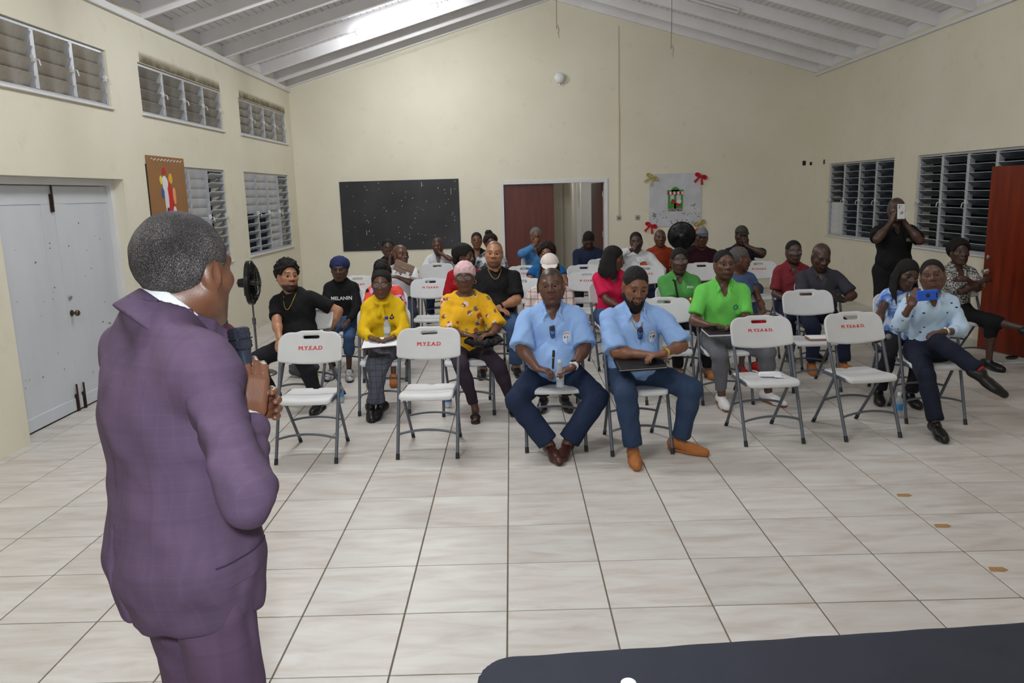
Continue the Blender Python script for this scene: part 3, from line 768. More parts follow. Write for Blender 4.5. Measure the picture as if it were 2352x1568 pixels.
# ------------------------------------------------------------------ folding chairs (seat faces local -y)
M_CHAIRP = mat('white_moulded_plastic', srgb(203, 203, 204), 0.5, var=.4, vscale=12, col2=srgb(195, 194, 194), bump=.05, bscale=220)
M_CHAIRF = mat('grey_hammered_steel', srgb(92, 96, 104), 0.42, metal=.25, bump=.08, bscale=300)
M_FOOT = mat('dark_rubber_foot', srgb(38, 40, 44), 0.7)
M_STENCIL = mat('red_stencil_paint', srgb(214, 50, 40), 0.7, var=.5, vscale=60, col2=srgb(190, 70, 60))
def leg_f(z): return 0.262-0.43*z                     # forward offset of the long tube at height z
def pan_map(u, v, w):
    """flat panel coordinates -> chair: v up along the tilt, w towards the sitter"""
    z0 = 0.812; ct = 1/math.sqrt(1+.43**2); st = .43*ct
    w2 = w-0.030*(1-np.minimum(np.abs(u)/.245, 1)**2)+0.012
    f = leg_f(z0)-v*st+w2*ct; z = z0+v*ct+w2*st
    return np.stack([u, -f, z], -1)
def panel_mesh():
    s = SDF(); s.box((0, 0, 0), (.26, .18, .03), .002)
    def fn(p, d):
        u, v, w = p[:, 0], p[:, 1], p[:, 2]
        vv = v-0.014*np.clip(1-(np.abs(u)-.075)/.04, 0, 1)*(v > 0)+0.016*(1-(u/.245)**2)*(v < 0)
        r = np.where(vv > 0, .085, .02)
        qx = np.abs(u)-.245+r+0.008*np.clip(vv/.116, 0, 1); qy = np.abs(vv)-.116+r
        rr = np.sqrt(np.maximum(qx, 0)**2+np.maximum(qy, 0)**2)+np.minimum(np.maximum(qx, qy), 0)-r
        sx = np.abs(u)-.062+.011; sy = np.abs(v-.078)-.0125+.011
        sl = np.sqrt(np.maximum(sx, 0)**2+np.maximum(sy, 0)**2)+np.minimum(np.maximum(sx, sy), 0)-.011
        q = np.maximum(rr, -sl); R_ = .009
        a = q+R_; b = np.abs(w)-.013+R_
        return np.sqrt(np.maximum(a, 0)**2+np.maximum(b, 0)**2)+np.minimum(np.maximum(a, b), 0)-R_
    s.func(fn)
    V, Q = s.mesh(.0065); V = relax(V, Q, 1)
    return mesh_np('backrest', pan_map(V[:, 0], V[:, 1], V[:, 2]), Q, M_CHAIRP)
def seat_mesh():
    s = SDF(); s.box((0, 0, 0), (.23, .22, .06), .002)
    def fn(p, d):
        u, v, w = p[:, 0], p[:, 1], p[:, 2]              # v forward
        hw = .192+.010*np.clip((v-.02)/.1, 0, 1)
        w = w+.012*(1-(u/.2)**2)*np.clip((.19-np.abs(v))/.1, 0, 1)+.02*np.clip((v-.13)/.07, 0, 1)**2
        qx = np.abs(u)-hw+.03; qy = np.abs(v)-.198-.010*(1-(u/.2)**2)*(v > 0)+.03
        rr = np.sqrt(np.maximum(qx, 0)**2+np.maximum(qy, 0)**2)+np.minimum(np.maximum(qx, qy), 0)-.03
        nx = np.abs(u)-.018; ny = -v-.198+.022; notch = np.maximum(nx, -ny)
        q = np.maximum(rr, -notch); R_ = .012
        a = q+R_; b = np.abs(w)-.017+R_
        return np.sqrt(np.maximum(a, 0)**2+np.maximum(b, 0)**2)+np.minimum(np.maximum(a, b), 0)-R_
    s.func(fn)
    V, Q = s.mesh(.0075); V = relax(V, Q, 1)
    tilt = -.035
    return mesh_np('seat', np.stack([V[:, 0], -(V[:, 1]+.03), 0.462+V[:, 2]-tilt*V[:, 1]], -1), Q, M_CHAIRP)
ME_BACK, ME_SEAT = panel_mesh(), seat_mesh()
def _tube(pts, r, n=10, nm='leg', m=M_CHAIRF): return MB().tube(pts, r, n).mesh(nm, m)
RT = .0125
ME_FLEG = {s: _tube([(s*.222, -leg_f(.012), .012), (s*.224, -leg_f(.45), .45), (s*.226, -leg_f(.7), .7), (s*.226, -leg_f(.82), .82)], RT, nm='front_leg') for s in (-1, 1)}
ME_RLEG = {s: _tube([(s*.190, .272, .012), (s*.205, -.03, .45)], RT*.95, nm='rear_leg') for s in (-1, 1)}
def arch(w, f, z, h): return [(w*math.cos(t), -f, z+h*math.sin(t)) for t in np.linspace(PI, 0, 11)]
def arch2(w, f, z, h): return [(w*u, -f+.0, z+h*(1-u*u)) for u in np.linspace(-1, 1, 11)]
ME_FSTR = _tube(arch2(.222, leg_f(.17), .17, .035), .009, 8, 'stretcher')
ME_RSTR = _tube(arch2(.191, -.272+.30*(.225-.012)/.438, .225, .025), .009, 8, 'stretcher')
ME_CAPF = MB().tube([(0, 0, 0), (0, -.475*.035, .035)], .0145, 10).mesh('foot_cap', M_FOOT)
ME_CAPF = MB().tube([(0, 0, 0.0), (0, .43*.04, .04)], .0148, 10).mesh('foot_cap', M_FOOT)
ME_CAPR = MB().tube([(0, 0, 0.0), (0, -.69*.04, .04)], .0148, 10).mesh('foot_cap', M_FOOT)
ME_BRK = MB().box((-.004, -.17, .438), (.004, .15, .468), .002).mesh('seat_bracket', M_CHAIRF)
def lettering(txt, size, v, bold=.0022):
    me = text_mesh(txt, size, M_STENCIL, bold, .0004)
    n = len(me.vertices); co = np.zeros(n*3); me.vertices.foreach_get('co', co); co = co.reshape(-1, 3)
    me.vertices.foreach_set('co', pan_map(co[:, 0], co[:, 1]+v, co[:, 2]+.0145).astype(np.float32).ravel()); me.update()
    # bolder strokes: two slightly shifted copies
    bm = bmesh.new(); bm.from_mesh(me); src = bm.faces[:]
    for d in (-.0018, -.0009, .0009, .0018):
        r_ = bmesh.ops.duplicate(bm, geom=src+bm.verts[:n]+[e for f in src for e in f.edges][:0])
        for v in [g for g in r_['geom'] if isinstance(g, bmesh.types.BMVert)]: v.co.x += d; v.co.y -= .0002
    bm.to_mesh(me); bm.free()
    return me
LET = {'short': lettering('M.Y.E.A.D', .044, -.012, .0), 'long': lettering('M. Y.E.A & D.', .035, .006, .0)}
CH_GROUP = 'white folding chairs in rows'
def chair(x, y, face, label, text=None):
    a = math.radians(face)
    t = empty('folding_chair', (x, y, 0), a); tag(t, label, 'chair', CH_GROUP)
    link('seat', ME_SEAT, t)
    b = link('backrest', ME_BACK, t)
    if text: link('lettering', LET[text], b)
    for s in (-1, 1):
        l = link('front_leg', ME_FLEG[s], t); link('foot_cap', ME_CAPF, l, (s*.2221, -leg_f(0), 0))
        l = link('rear_leg', ME_RLEG[s], t); link('foot_cap', ME_CAPR, l, (s*.1898, .2808, 0))
        link('seat_bracket', ME_BRK, t, (s*.199, 0, 0))
    link('stretcher', ME_FSTR, t); link('stretcher', ME_RSTR, t)
    return t
# ------------------------------------------------------------------ people
def rx(a): c, s = math.cos(a), math.sin(a); return np.array([[1, 0, 0], [0, c, -s], [0, s, c]])
def ry_m(a): c, s = math.cos(a), math.sin(a); return np.array([[c, 0, s], [0, 1, 0], [-s, 0, c]])
def rz_m(a): c, s = math.cos(a), math.sin(a); return np.array([[c, -s, 0], [s, c, 0], [0, 0, 1]])
def nz(v): v = np.array(v, float); return v/max(np.linalg.norm(v), 1e-9)
def LF(l, f, z): return np.array([l, -f, z], float)          # left, forward, up -> local xyz
D2R = math.pi/180
# capped cone with flat ends, for sleeves and trouser legs
def _flat(self, a, b, ra, rb, k=.02, rr=.006, op='add'):
    a = np.array(a, float); b = np.array(b, float)
    self.p.append(('k', a, b, ra, rb, k, op, (a+b)/2, np.linalg.norm(b-a)/2+max(ra, rb), rr)); return self
SDF.flat = _flat
_ev0 = SDF.ev
def _ev(q, P):
    if q[0] == 'k':
        a, b, ra, rb = q[1:5]; rr = q[9]; L = np.linalg.norm(b-a); u = (b-a)/L
        pa = P-a; t = pa@u; rad = np.sqrt(np.maximum(((pa-t[:, None]*u)**2).sum(1), 0))
        h = np.clip(t/L, 0, 1)
        A = rad-(ra+(rb-ra)*h)+rr; B = np.maximum(-t, t-L)+rr
        return np.sqrt(np.maximum(A, 0)**2+np.maximum(B, 0)**2)+np.minimum(np.maximum(A, B), 0)-rr
    return _ev0(q, P)
SDF.ev = staticmethod(_ev)

def folds(amp, seed, wl=.09):
    rs = np.random.RandomState(seed)
    K = [(nz(rs.normal(size=3)*np.array([1, 1, .75]))*2*math.pi/(wl*rs.uniform(.6, 1.6)), rs.uniform(0, 6.28)) for _ in range(5)]
    def fn(p, d):
        w = np.zeros(len(p))
        for k, ph in K:
            w += np.sin(p@k+ph+1.3*np.sin(p@(k[::-1]*.6)+ph*2))
        return d+amp*w*.45
    return fn

def skin_material():
    m = bpy.data.materials.new('skin'); m.use_nodes = True
    N = m.node_tree.nodes; L = m.node_tree.links; b = N['Principled BSDF']
    at = N.new('ShaderNodeAttribute'); at.attribute_name = 'Col'
    tc = N.new('ShaderNodeTexCoord'); n = N.new('ShaderNodeTexNoise'); n.inputs['Scale'].default_value = 28; n.inputs['Detail'].default_value = 5
    L.new(tc.outputs['Object'], n.inputs['Vector'])
    mr = N.new('ShaderNodeMapRange'); mr.inputs['From Min'].default_value = .3; mr.inputs['From Max'].default_value = .7; mr.inputs['To Min'].default_value = .86; mr.inputs['To Max'].default_value = 1.12
    L.new(n.outputs['Fac'], mr.inputs['Value'])
    hv = N.new('ShaderNodeHueSaturation'); L.new(mr.outputs[0], hv.inputs['Value']); L.new(at.outputs['Color'], hv.inputs['Color'])
    L.new(hv.outputs[0], b.inputs['Base Color']); b.inputs['Roughness'].default_value = .42; b.inputs['Specular IOR Level'].default_value = .5
    b.inputs['Subsurface Weight'].default_value = .06; b.inputs['Subsurface Radius'].default_value = (.012, .005, .003)
    n2 = N.new('ShaderNodeTexNoise'); n2.inputs['Scale'].default_value = 260; L.new(tc.outputs['Object'], n2.inputs['Vector'])
    bp = N.new('ShaderNodeBump'); bp.inputs['Strength'].default_value = .1; bp.inputs['Distance'].default_value = .004
    L.new(n2.outputs['Fac'], bp.inputs['Height']); L.new(bp.outputs[0], b.inputs['Normal'])
    return m
M_SKIN = skin_material()
M_EYEW = mat('eye_white', srgb(176, 160, 150), .25); M_IRIS = mat('dark_iris', srgb(34, 20, 12), .1)
def eye_mesh():
    prof = [(0, -1)]+[(math.sin(t), -math.cos(t)) for t in (.35, .5, .75, 1.1, 1.5, 1.9, 2.3, 2.7)]+[(0, 1)]
    mb = MB().lathe([(r, h) for r, h in prof], 14, R=Matrix.Rotation(-PI/2, 3, 'X'))
    me = mb.mesh('eye', [M_EYEW, M_IRIS])
    for p in me.polygons:
        if p.center.y < -.80: p.material_index = 1
    return me
ME_EYE = eye_mesh()

def cloth(name, c, c2=None, rough=.85, var=.35, vs=9, bump=.25, bs=160, spec=.25):
    return mat('cloth_'+name, srgb(*c), rough, var=var, vscale=vs, col2=srgb(*c2) if c2 else None, bump=bump, bscale=bs, spec=spec, wr=.55)
def hairm(name, c, c2=None, bs=180): return mat('hair_'+name, srgb(*c), .7, var=.7, vscale=90, col2=srgb(*(c2 or tuple(int(x*.6) for x in c))), bump=.8, bscale=bs, spec=.3)
H_BLACK = hairm('black', (24, 20, 19), (12, 10, 10)); H_GREY = hairm('grey', (112, 106, 102), (50, 46, 44)); H_SALT = hairm('salt', (150, 146, 142), (70, 66, 64))
H_BROWN = hairm('brown', (44, 26, 22), (22, 13, 12))
SK = {'d': (96, 62, 47), 'dd': (74, 49, 40), 'm': (124, 81, 58), 'l': (168, 118, 88), 'll': (186, 134, 102)}

from mathutils.bvhtree import BVHTree
BVH = {}
class Person:
    def __init__(s, label, hx, hy, face, ztop=1.33, sex='m', girth=1.0, belly=0.0, lean=4, side=0, twist=0, head=(0, 0, 0), hs=1.0, skin='d', hip=(0, -.08, .558),
                 stand=False, q=1.0, seed=0, hf=0.02, shw=1.0, sc=None):
        s.label = label; s.seed = seed; s.sex = sex; s.g = girth; s.belly = belly; s.skin = SK[skin] if isinstance(skin, str) else skin
        s.x, s.y, s.face = hx, hy, face
        s.d = math.hypot(hx-CAM_POS[0], hy-CAM_POS[1]); s.q = q
        s.hh = min(max(1.5*s.d/1806, .0034), .0075)*q; s.hb = min(max(3.6*s.d/1806, .0075), .016)*q
        s.H = LF(*hip); s.hs = hs*(1.04 if sex == 'f' else 1.085)
        s.Rt = rz_m(twist*D2R)@ry_m(side*D2R)@rx(lean*D2R)
        top = (.665+.118*s.hs)
        s.s = min(max((ztop-s.H[2])/(top*math.cos(lean*D2R)*math.cos(side*D2R)), .78), 1.25)
        if sc: s.s = sc
        s.w = s.g*(.9 if sex == 'f' else 1.0)*s.s**.5; s.shw = shw
        s.Rh = rz_m(head[0]*D2R)@rx(head[1]*D2R)@ry_m(head[2]*D2R)
        s.hf = hf
        s.Hd = s.tp(0, hf, .655); s.Hd[2] = ztop-.118*s.hs*math.cos(head[1]*D2R*.6)
        ca, sa = math.cos(face*D2R), math.sin(face*D2R)
        s.x, s.y = hx-(ca*s.Hd[0]-sa*s.Hd[1]), hy-(sa*s.Hd[0]+ca*s.Hd[1])
        s.sh = {k: s.tp(sg*.174*s.wx()*s.shw, -.005, .425) for k, sg in (('R', -1), ('L', 1))}
        s.hipj = {k: s.H+LF(sg*.088*s.w, .01, -.02) for k, sg in (('R', -1), ('L', 1))}
        s.arm = {}; s.leg = {}; s.parts = []
        s.a1 = .285*s.s; s.a2 = .25*s.s; s.l1 = .43*s.s; s.l2 = .42*s.s
        s.pre = []
        s.armk = 1.0
    def wx(s): return s.w**.6
    def tp(s, l, f, z): return s.H+s.Rt@LF(l, f, z)*s.s
    def hp(s, l, f, z): return s.Hd+s.Rh@LF(l, f, z)*s.hs
    @staticmethod
    def ik(a, t, l1, l2, pole):
        v = t-a; d = np.linalg.norm(v)
        if d > (l1+l2)*.998: t = a+v/d*(l1+l2)*.998; v = t-a; d = np.linalg.norm(v)
        d = max(d, abs(l1-l2)+.01)
        u = v/np.linalg.norm(v); x = (l1*l1-l2*l2+d*d)/(2*d); h = math.sqrt(max(l1*l1-x*x, 0))
        p = np.array(pole, float); p = p-u*(p@u); p = nz(p)
        return a+u*x+p*h, t
    def hand(s, k, pos, d=None, n=(0, 0, -1), pole=None, curl=.5, thumb=.5, spread=0.0, elbow=None):
        """wrist target in (left, forward, up); d fingers' direction, n palm normal, same axes"""
        sg = -1 if k == 'R' else 1
        W = LF(*pos)
        pole = LF(*(pole or (sg*.55, -.5, -.75)))
        if elbow: pole = LF(*s.loc(*elbow))-(s.sh[k]+W)/2
        E, W = s.ik(s.sh[k], W, s.a1, s.a2, pole)
        fd = nz(LF(*d)) if d is not None else nz(W-E)
        nn = LF(*n); nn = nz(nn-fd*(nn@fd))
        s.arm[k] = dict(E=E, W=W, d=fd, n=nn, curl=curl, thumb=thumb, spread=spread)
        return s
    def foot(s, k, pos, d=None, pole=None):
        sg = -1 if k == 'R' else 1
        A = LF(*pos); pole = LF(*(pole or (sg*.12, 1, .6)))
        K, A = s.ik(s.hipj[k], A, s.l1, s.l2, pole)
        fd = LF(*d) if d is not None else LF(sg*.15, 1, 0)
        s.leg[k] = dict(K=K, A=A, d=nz(fd)); return s
    def sit(s, spread=.11, fwd=.34, cross=False):
        for k, sg in (('R', -1), ('L', 1)):
            s.foot(k, (sg*spread, fwd, .085))
        return s
    def lap(s, h=.62, f=.2, gap=.05, curl=.6):
        for k, sg in (('R', -1), ('L', 1)):
            s.hand(k, (sg*(gap+.05), f-.02, h+(.02 if k == 'R' else 0)), d=(-sg*.75, .65, -.12), n=(-sg*.3, 0, -1), curl=curl)
        return s
    # ---- geometry
    def torso(s, S, i=0.0, bust=True, low=True):
        w, wx = s.w, s.wx(); sc = s.s; R = s.Rt; b = s.belly
        e = lambda c, r, k=.05: S.ell(s.tp(*c), np.array([r[0]*wx*sc+i, r[1]*w*sc+i, r[2]*sc+i*.6]), R, k)
        if low: S.ell(s.H+LF(0, -.005, .0), (.168*wx+i, .125*w+i, .108+i*.6), None, .05)
        e((0, .004+b*.5, .13), (.150+b*.35, .108+b*.75, .145))
        e((0, .004, .31), (.166, .112, .18))
        if b > .02: e((0, .02+b*.55, .09), (.14+b*.3, .10+b*.8, .11))
        S.cone(s.tp(-.14*wx*s.shw, -.008, .426), s.tp(.14*wx*s.shw, -.008, .426), .056*sc+i*.8, .056*sc+i*.8, .05)
        for sg in (-1, 1):
            S.cone(s.tp(sg*.125*wx, -.018, .440), s.tp(sg*.02, -.018, .525), .034*sc+i*.8, .044*sc+i*.8, .04)
        if s.sex == 'f' and bust:
            for sg in (-1, 1): e((sg*.072, .085, .30), (.068, .062, .066), .04)
    def headsdf(s, S):
        h, hp, R = s.hs, s.hp, s.Rh
        E = lambda c, r, k=.015, op='add', RR=None: S.ell(hp(*c), np.array(r)*h, R if RR is None else R@RR, k*h, op)
        C = lambda a, b, ra, rb, k=.015, op='add': S.cone(hp(*a), hp(*b), ra*h, rb*h, k*h, op)
        fem = s.sex == 'f'
        E((0, -.014, .032), (.076, .096, .086)); E((0, .028, -.03), (.063, .062, .08), .03)
        for sg in (-1, 1):
            C((sg*.054, -.005, -.045), (sg*.02, .058, -.094), .020 if fem else .024, .020, .03)
            E((sg*.044, .054, -.016), (.024, .022, .02), .02)
        E((0, .066, -.098), (.024, .020, .018), .02)
        C((-.036, .0745, .026), (.036, .0745, .026), .0105 if fem else .0125, .0105 if fem else .0125, .018)
        C((0, .087, .014), (0, .106, -.02), .0075, .0125, .012)
        for sg in (-1, 1): E((sg*.0145, .096, -.025), (.0115, .013, .0095), .008)
        E((0, .078, -.055), (.030, .020, .024), .016)
        for sg in (-1, 1):
            E((sg*.031, .094, .006), (.0185, .0165, .0125), .012, 'sub')
            E((sg*.031, .0715, .004), (.0165, .0155, .0145), .004)
            E((sg*.031, .086, .003), (.0150, .012, .0046), .003, 'sub')
        C((-.019, .090, -.0505), (0, .0985, -.0485), .0062, .0072, .004); C((.019, .090, -.0505), (0, .0985, -.0485), .0062, .0072, .004)
        C((-.016, .090, -.063), (0, .0965, -.0635), .0065, .0082, .004); C((.016, .090, -.063), (0, .0965, -.0635), .0065, .0082, .004)
        C((-.022, .099, -.0565), (.022, .099, -.0565), .0022, .0022, .003, 'sub')
        for sg in (-1, 1):
            E((sg*.0775, -.012, -.004), (.010, .021, .033), .008, 'add', rz_m(sg*.35)@rx(-.15))
            E((sg*.087, -.006, -.002), (.006, .011, .018), .006, 'sub', rz_m(sg*.35))
        # neck
        nb = s.tp(0, -.012, .50); S.cone(s.hp(0, -.018, -.055), nb, .052*h*s.w**.5*(.9 if fem else 1), .060*s.s*s.w**.5*(.88 if fem else 1), .03)
    def handsdf(s, S, k):
        a = s.arm[k]; W, d, n = a['W'], a['d'], a['n']; sc = s.s*(.92 if s.sex == 'f' else 1.0)
        t = np.cross(d, n)*(1 if k == 'R' else -1)            # towards the thumb
        side = np.stack([t, n, d], 1)
        S.box(W+d*.052*sc, np.array([.039, .0145, .044])*sc, .013*sc, side, .02)
        c = a['curl']
        for i, (o, L) in enumerate(((.029, .068), (.010, .077), (-.010, .072), (-.028, .056))):
            p = W+d*.088*sc+t*o*sc; ang_ = c*.55; dd = nz(d+t*o*a['spread']*12)
            for j, fr in enumerate((.45, .32, .25)):
                v = dd*math.cos(ang_)+n*math.sin(ang_); e = p+v*L*fr*sc*1.05
                S.cone(p, e, (.0092-.0006*j)*sc, (.0086-.0008*j)*sc, .005)
                p = e; ang_ += c*.95
        p = W+d*.022*sc+t*.030*sc+n*.006*sc
        v = nz(d*.75+t*(.75-.5*a['thumb'])+n*.65*a['thumb']); e = p+v*.048*sc; S.cone(p, e, .0135*sc, .0105*sc, .012)
        v = nz(d*.9+t*(.45-.7*a['thumb'])+n*.7*a['thumb']); S.cone(e, e+v*.032*sc, .0103*sc, .0085*sc, .005)
    def body(s, barefoot=False, stubble=0.0, scalp=0.0, brow=1.0, lip=1.0, hairline=.078, haircol=(24, 20, 19)):
        S = SDF(); s.torso(S, -.006)
        s.headsdf(S)
        for k in s.arm:
            a = s.arm[k]; r = s.s*s.w**.7*s.armk
            S.cone(s.sh[k], a['E'], .050*r, .041*r, .03); S.ell((s.sh[k]*.55+a['E']*.45), (.046*r,)*3, None, .03)
            S.cone(a['E'], a['W'], .041*r, .0265*s.s*s.w**.4, .02)
            m = a['E']*.72+a['W']*.28; S.ell(m, (.044*r,)*3, None, .03)
            s.handsdf(S, k)
        for k in s.leg:
            a = s.leg[k]; r = s.s*s.w**.7
            S.cone(s.hipj[k], a['K'], .080*r, .054*r, .04); S.cone(a['K'], a['A'], .052*r, .034*r, .02)
            S.ell(a['K']*.66+a['A']*.34+LF(0, -.012, 0), (.052*r,)*3, None, .04)
            S.cone(a['A']+LF(0, -.02, -.03), a['A']+a['d']*.15+LF(0, 0, -.058), .033, .022, .03)
            if barefoot:
                for i in range(5):
                    sg = -1 if k == 'R' else 1; t = np.array([-a['d'][1], a['d'][0], 0])
                    b0 = a['A']+a['d']*(.14-.006*i)+t*sg*(-.03+.016*i)*-1+LF(0, 0, -.064); S.cone(b0, b0+a['d']*(.035-.004*i), .011-.001*i, .009-.001*i, .006)
        boxes = []
        m = s.Hd; hsz = .155*s.hs
        boxes.append((m-np.array([hsz]*3)+np.array([0, 0, .02]), m+np.array([hsz]*3)))
        if s.d < 9:
            for k in s.arm:
                a = s.arm[k]; c = a['W']+a['d']*.09
                boxes.append((c-.115, c+.115))
        hc = s.hb*1.15
        V, Q = S.mesh(hc); V = relax(V, Q, 1, .4)
        drop = np.zeros(len(Q), bool)
        for lo, hi in boxes:
            ins = ((V > lo+hc*.8) & (V < hi-hc*.8)).all(1); drop |= ins[Q].all(1)
        Q = Q[~drop]; VV, QQ, n = [V], [Q], len(V)
        done = []
        for lo, hi in boxes:
            v, q = S.mesh(s.hh*(1.0 if not done else 1.0), lo, hi)
            ins = ((v > lo-s.hh) & (v < hi+s.hh)).all(1); q = q[ins[q].all(1)]
            for l2, h2 in done:
                i2 = ((v > l2) & (v < h2)).all(1); q = q[~i2[q].all(1)]
            done.append((lo, hi))
            v = relax(v, q, 1, .3) if len(q) else v
            VV.append(v); QQ.append(q+n); n += len(v)
        V = np.concatenate(VV); Q = np.concatenate(QQ)
        used = np.zeros(len(V), bool); used[Q.ravel()] = True; mp = np.cumsum(used)-1
        V = V[used]; Q = mp[Q]
        # colour: skin tone, lips, brows, beard shadow, cropped scalp
        base = np.array(srgb(*s.skin)[:3]); col = np.repeat(base[None], len(V), 0)
        q = ((V-s.Hd)@s.Rh)/s.hs; l, f, z = q[:, 0], -q[:, 1], q[:, 2]
        near = (np.abs(z) < .13) & (np.abs(l) < .12) & (np.abs(f) < .13)
        lipm = np.exp(-(((l/.024)**2+((z+.0565)/.0115)**2)**2))*(f > .075)*near*lip
        lc = base*np.array([1.15, .72, .72]); col += (lc-col)*(lipm*.7)[:, None]
        bz = .030+.004*np.cos((np.abs(l)-.03)/.012)
        br = np.exp(-((((np.abs(l)-.031)/.019)**2)**2+((z-bz)/.0048)**2))*(f > .04)*near*brow
        dk = np.array(srgb(18, 14, 13)[:3]); col += (dk-col)*(np.clip(br*1.1, 0, .9))[:, None]
        if stubble:
            sm = np.clip((-.028-z)/.02, 0, 1)*np.clip((f-.0)/.03, 0, 1)*(z > -.135)*(1-lipm)*near
            mus = np.exp(-((l/.03)**4+((z+.039)/.008)**2))*(f > .07)*near
            col += (dk-col)*(np.clip(np.maximum(sm*np.clip((-.062-z)/.02+.35, 0, 1), mus)*stubble, 0, .95))[:, None]
        if scalp:
            hm = np.clip((z-(hairline-np.clip((.085-f)/.16, 0, 1)*(hairline+.028)))/.012, 0, 1)*near
            hm *= np.where((np.abs(l) > .055) & (f > .045), np.clip((z-.03)/.02, 0, 1), 1)
            hc_ = np.array(srgb(*haircol)[:3]); col += (hc_-col)*(hm*scalp)[:, None]
        me = mesh_np('person', V, Q, M_SKIN)
        ca = me.color_attributes.new('Col', 'FLOAT_COLOR', 'POINT')
        ca.data.foreach_set('color', np.concatenate([col, np.ones((len(col), 1))], 1).astype(np.float32).ravel())
        s.o = link('person', me, None, (s.x, s.y, 0), (0, 0, s.face*D2R)); tag(s.o, s.label, 'person', None)
        rot = Matrix([[s.Rh[i][j] for j in range(3)] for i in range(3)]).to_euler()
        for sg in (-1, 1):
            e = link('eye', ME_EYE, s.o, tuple(s.hp(sg*.031, .0715, .003)), rot); e.scale = (.0135*s.hs,)*3
        return s
    def add(s, name, S, m, h=None, it=1):
        return sdf_obj(name, S, h or s.hb, m, s.o, it=it)
    def top(s, m, sleeve=.62, i=.014, neck='crew', flare=.012, fold=.004, name='shirt', hem=None, collar=None, h=None, extra=None):
        """shirt: torso shell plus sleeves; sleeve = fraction of upper arm (>1: into the forearm, 2 = wrist)"""
        S = SDF(); s.torso(S, i)
        r = s.s*s.w**.7
        for k in s.arm:
            a = s.arm[k]; sh, E, W = s.sh[k], a['E'], a['W']
            S.cone(sh, sh*.9+E*.1, .050*r+i*.6, .052*r+i*.6, .035)
            if sleeve > 0:
                fr = min(sleeve, 1.0); S.flat(sh, sh+(E-sh)*fr, .050*r+i*.7, .049*r+i*.8+flare*fr, .014, .004)
                if sleeve > 1.001:
                    S.cone(E, E+(W-E)*.05, .046*r+i*.8, .046*r+i*.8, .03)
                    fr = sleeve-1; S.flat(E, E+(W-E)*fr, .046*r+i*.8, (.046*r*(1-fr)+.031*s.s*fr)+i*.7+flare*.3, .014, .004)
        if extra: extra(S)
        if fold: S.func(folds(fold, s.seed+3))
        nb = s.tp(0, -.005, .545)
        if neck == 'crew': S.ell(s.tp(0, .012, .565), np.array([.074*s.w**.4, .082, .052])*s.s, s.Rt, .006, 'sub')
        elif neck == 'wide': S.ell(s.tp(0, .025, .55), np.array([.115, .10, .075])*s.s, s.Rt, .006, 'sub')
        elif neck in ('v', 'polo'):
            S.ell(s.tp(0, .008, .565), np.array([.072*s.w**.4, .078, .052])*s.s, s.Rt, .006, 'sub')
            dp = .35 if neck == 'v' else .385
            S.cone(s.tp(0, .070, .53), s.tp(0, .116*s.w+.012+s.belly*.25, dp), .064*s.s, .022, .004, 'sub')
        o = s.add(name, S, m, h or s.hb*.9)
        if collar or neck == 'polo':
            cm = collar or m; cs = SDF(); b = s.s
            for sg in (-1, 1):
                pts = [(0, -.072, .548), (sg*.050, -.050, .540), (sg*.076, .010, .520), (sg*.066, .066, .492), (sg*.054, .102*s.w**.5, .462)]
                for p0, p1 in zip(pts[:-1], pts[1:]):
                    a_, b_ = s.tp(*p0), s.tp(*p1); mid = (a_+b_)/2; dv = nz(b_-a_); up = nz(s.Rt@LF(sg*-.25, 0, 1)); out = nz(np.cross(dv, up)); up = np.cross(out, dv)
                    cs.box(mid, np.array([np.linalg.norm(b_-a_)/2+.008, .0055, .022*b]), .005, np.stack([dv, out, up], 1), .012)
                tip = s.tp(sg*.078, .118*s.w**.6+s.belly*.1, .425); cs.cone(s.tp(*pts[-1]), tip, .011, .005, .014)
            s.add('collar', cs, cm, min(s.hh*1.3, .0075))
        return o
    def pants(s, m, i=.012, to=.93, flare=.01, fold=.003, name='trousers', skirt=False):
        S = SDF(); r = s.s*s.w**.7
        S.ell(s.H+LF(0, -.005, -.005), (.172*s.wx()+i, .13*s.w+i, .105+i*.6), None, .05)
        S.ell(s.tp(0, .005, .07), np.array([.152*s.wx()+i, .108*s.w+i, .06]), s.Rt, .05)
        for k in s.leg:
            a = s.leg[k]; K, A = a['K'], a['A']
            S.cone(s.hipj[k], K, .086*r+i, .060*r+i, .045)
            S.flat(K, K+(A-K)*to, .056*r+i, .040*r+i+flare, .03, .004)
            S.ell(K*.68+A*.32+LF(0, -.01, 0), (.054*r+i*.8,)*3, None, .04)
        if fold: S.func(folds(fold, s.seed+11, .11))
        S.plane((0, 0, .012), (0, 0, -1), .002)
        return s.add(name, S, m)
    def shoes(s, m, sole=None, L=.27, name='shoe', sm=None):
        for k in s.leg:
            a = s.leg[k]; A, d = a['A'], a['d']; t = nz(np.cross(np.array([0, 0, 1.]), d)); up = np.cross(d, t)
            b = A-up*.085+d*.0
            S = SDF(); h = b-d*.055+up*.035; toe = b+d*(L-.085)+up*.03
            S.cone(h+up*.02, b+d*.08+up*.045, .040, .036, .03); S.cone(b+d*.08+up*.035, toe, .042, .032, .03); S.cone(h+up*.025, A+up*.0, .038, .034, .03)
            S.ell(b+d*.13+up*.028, (.046, .046, .036), None, .03)
            S.plane(b+up*.004, -up, .004)
            o = s.add(name, S, m, max(s.hh*1.25, .006))
            if sole:
                S = SDF(); S.cone(h-up*.008, b+d*.08+up*.028, .044, .046, .02); S.cone(b+d*.08+up*.028, toe, .047, .036, .02)
                S.plane(b+up*.001, -up, .002); S.plane(b+up*.024, up, .002)
                if o: sdf_obj('sole', S, max(s.hh*1.25, .0065), sole, o)
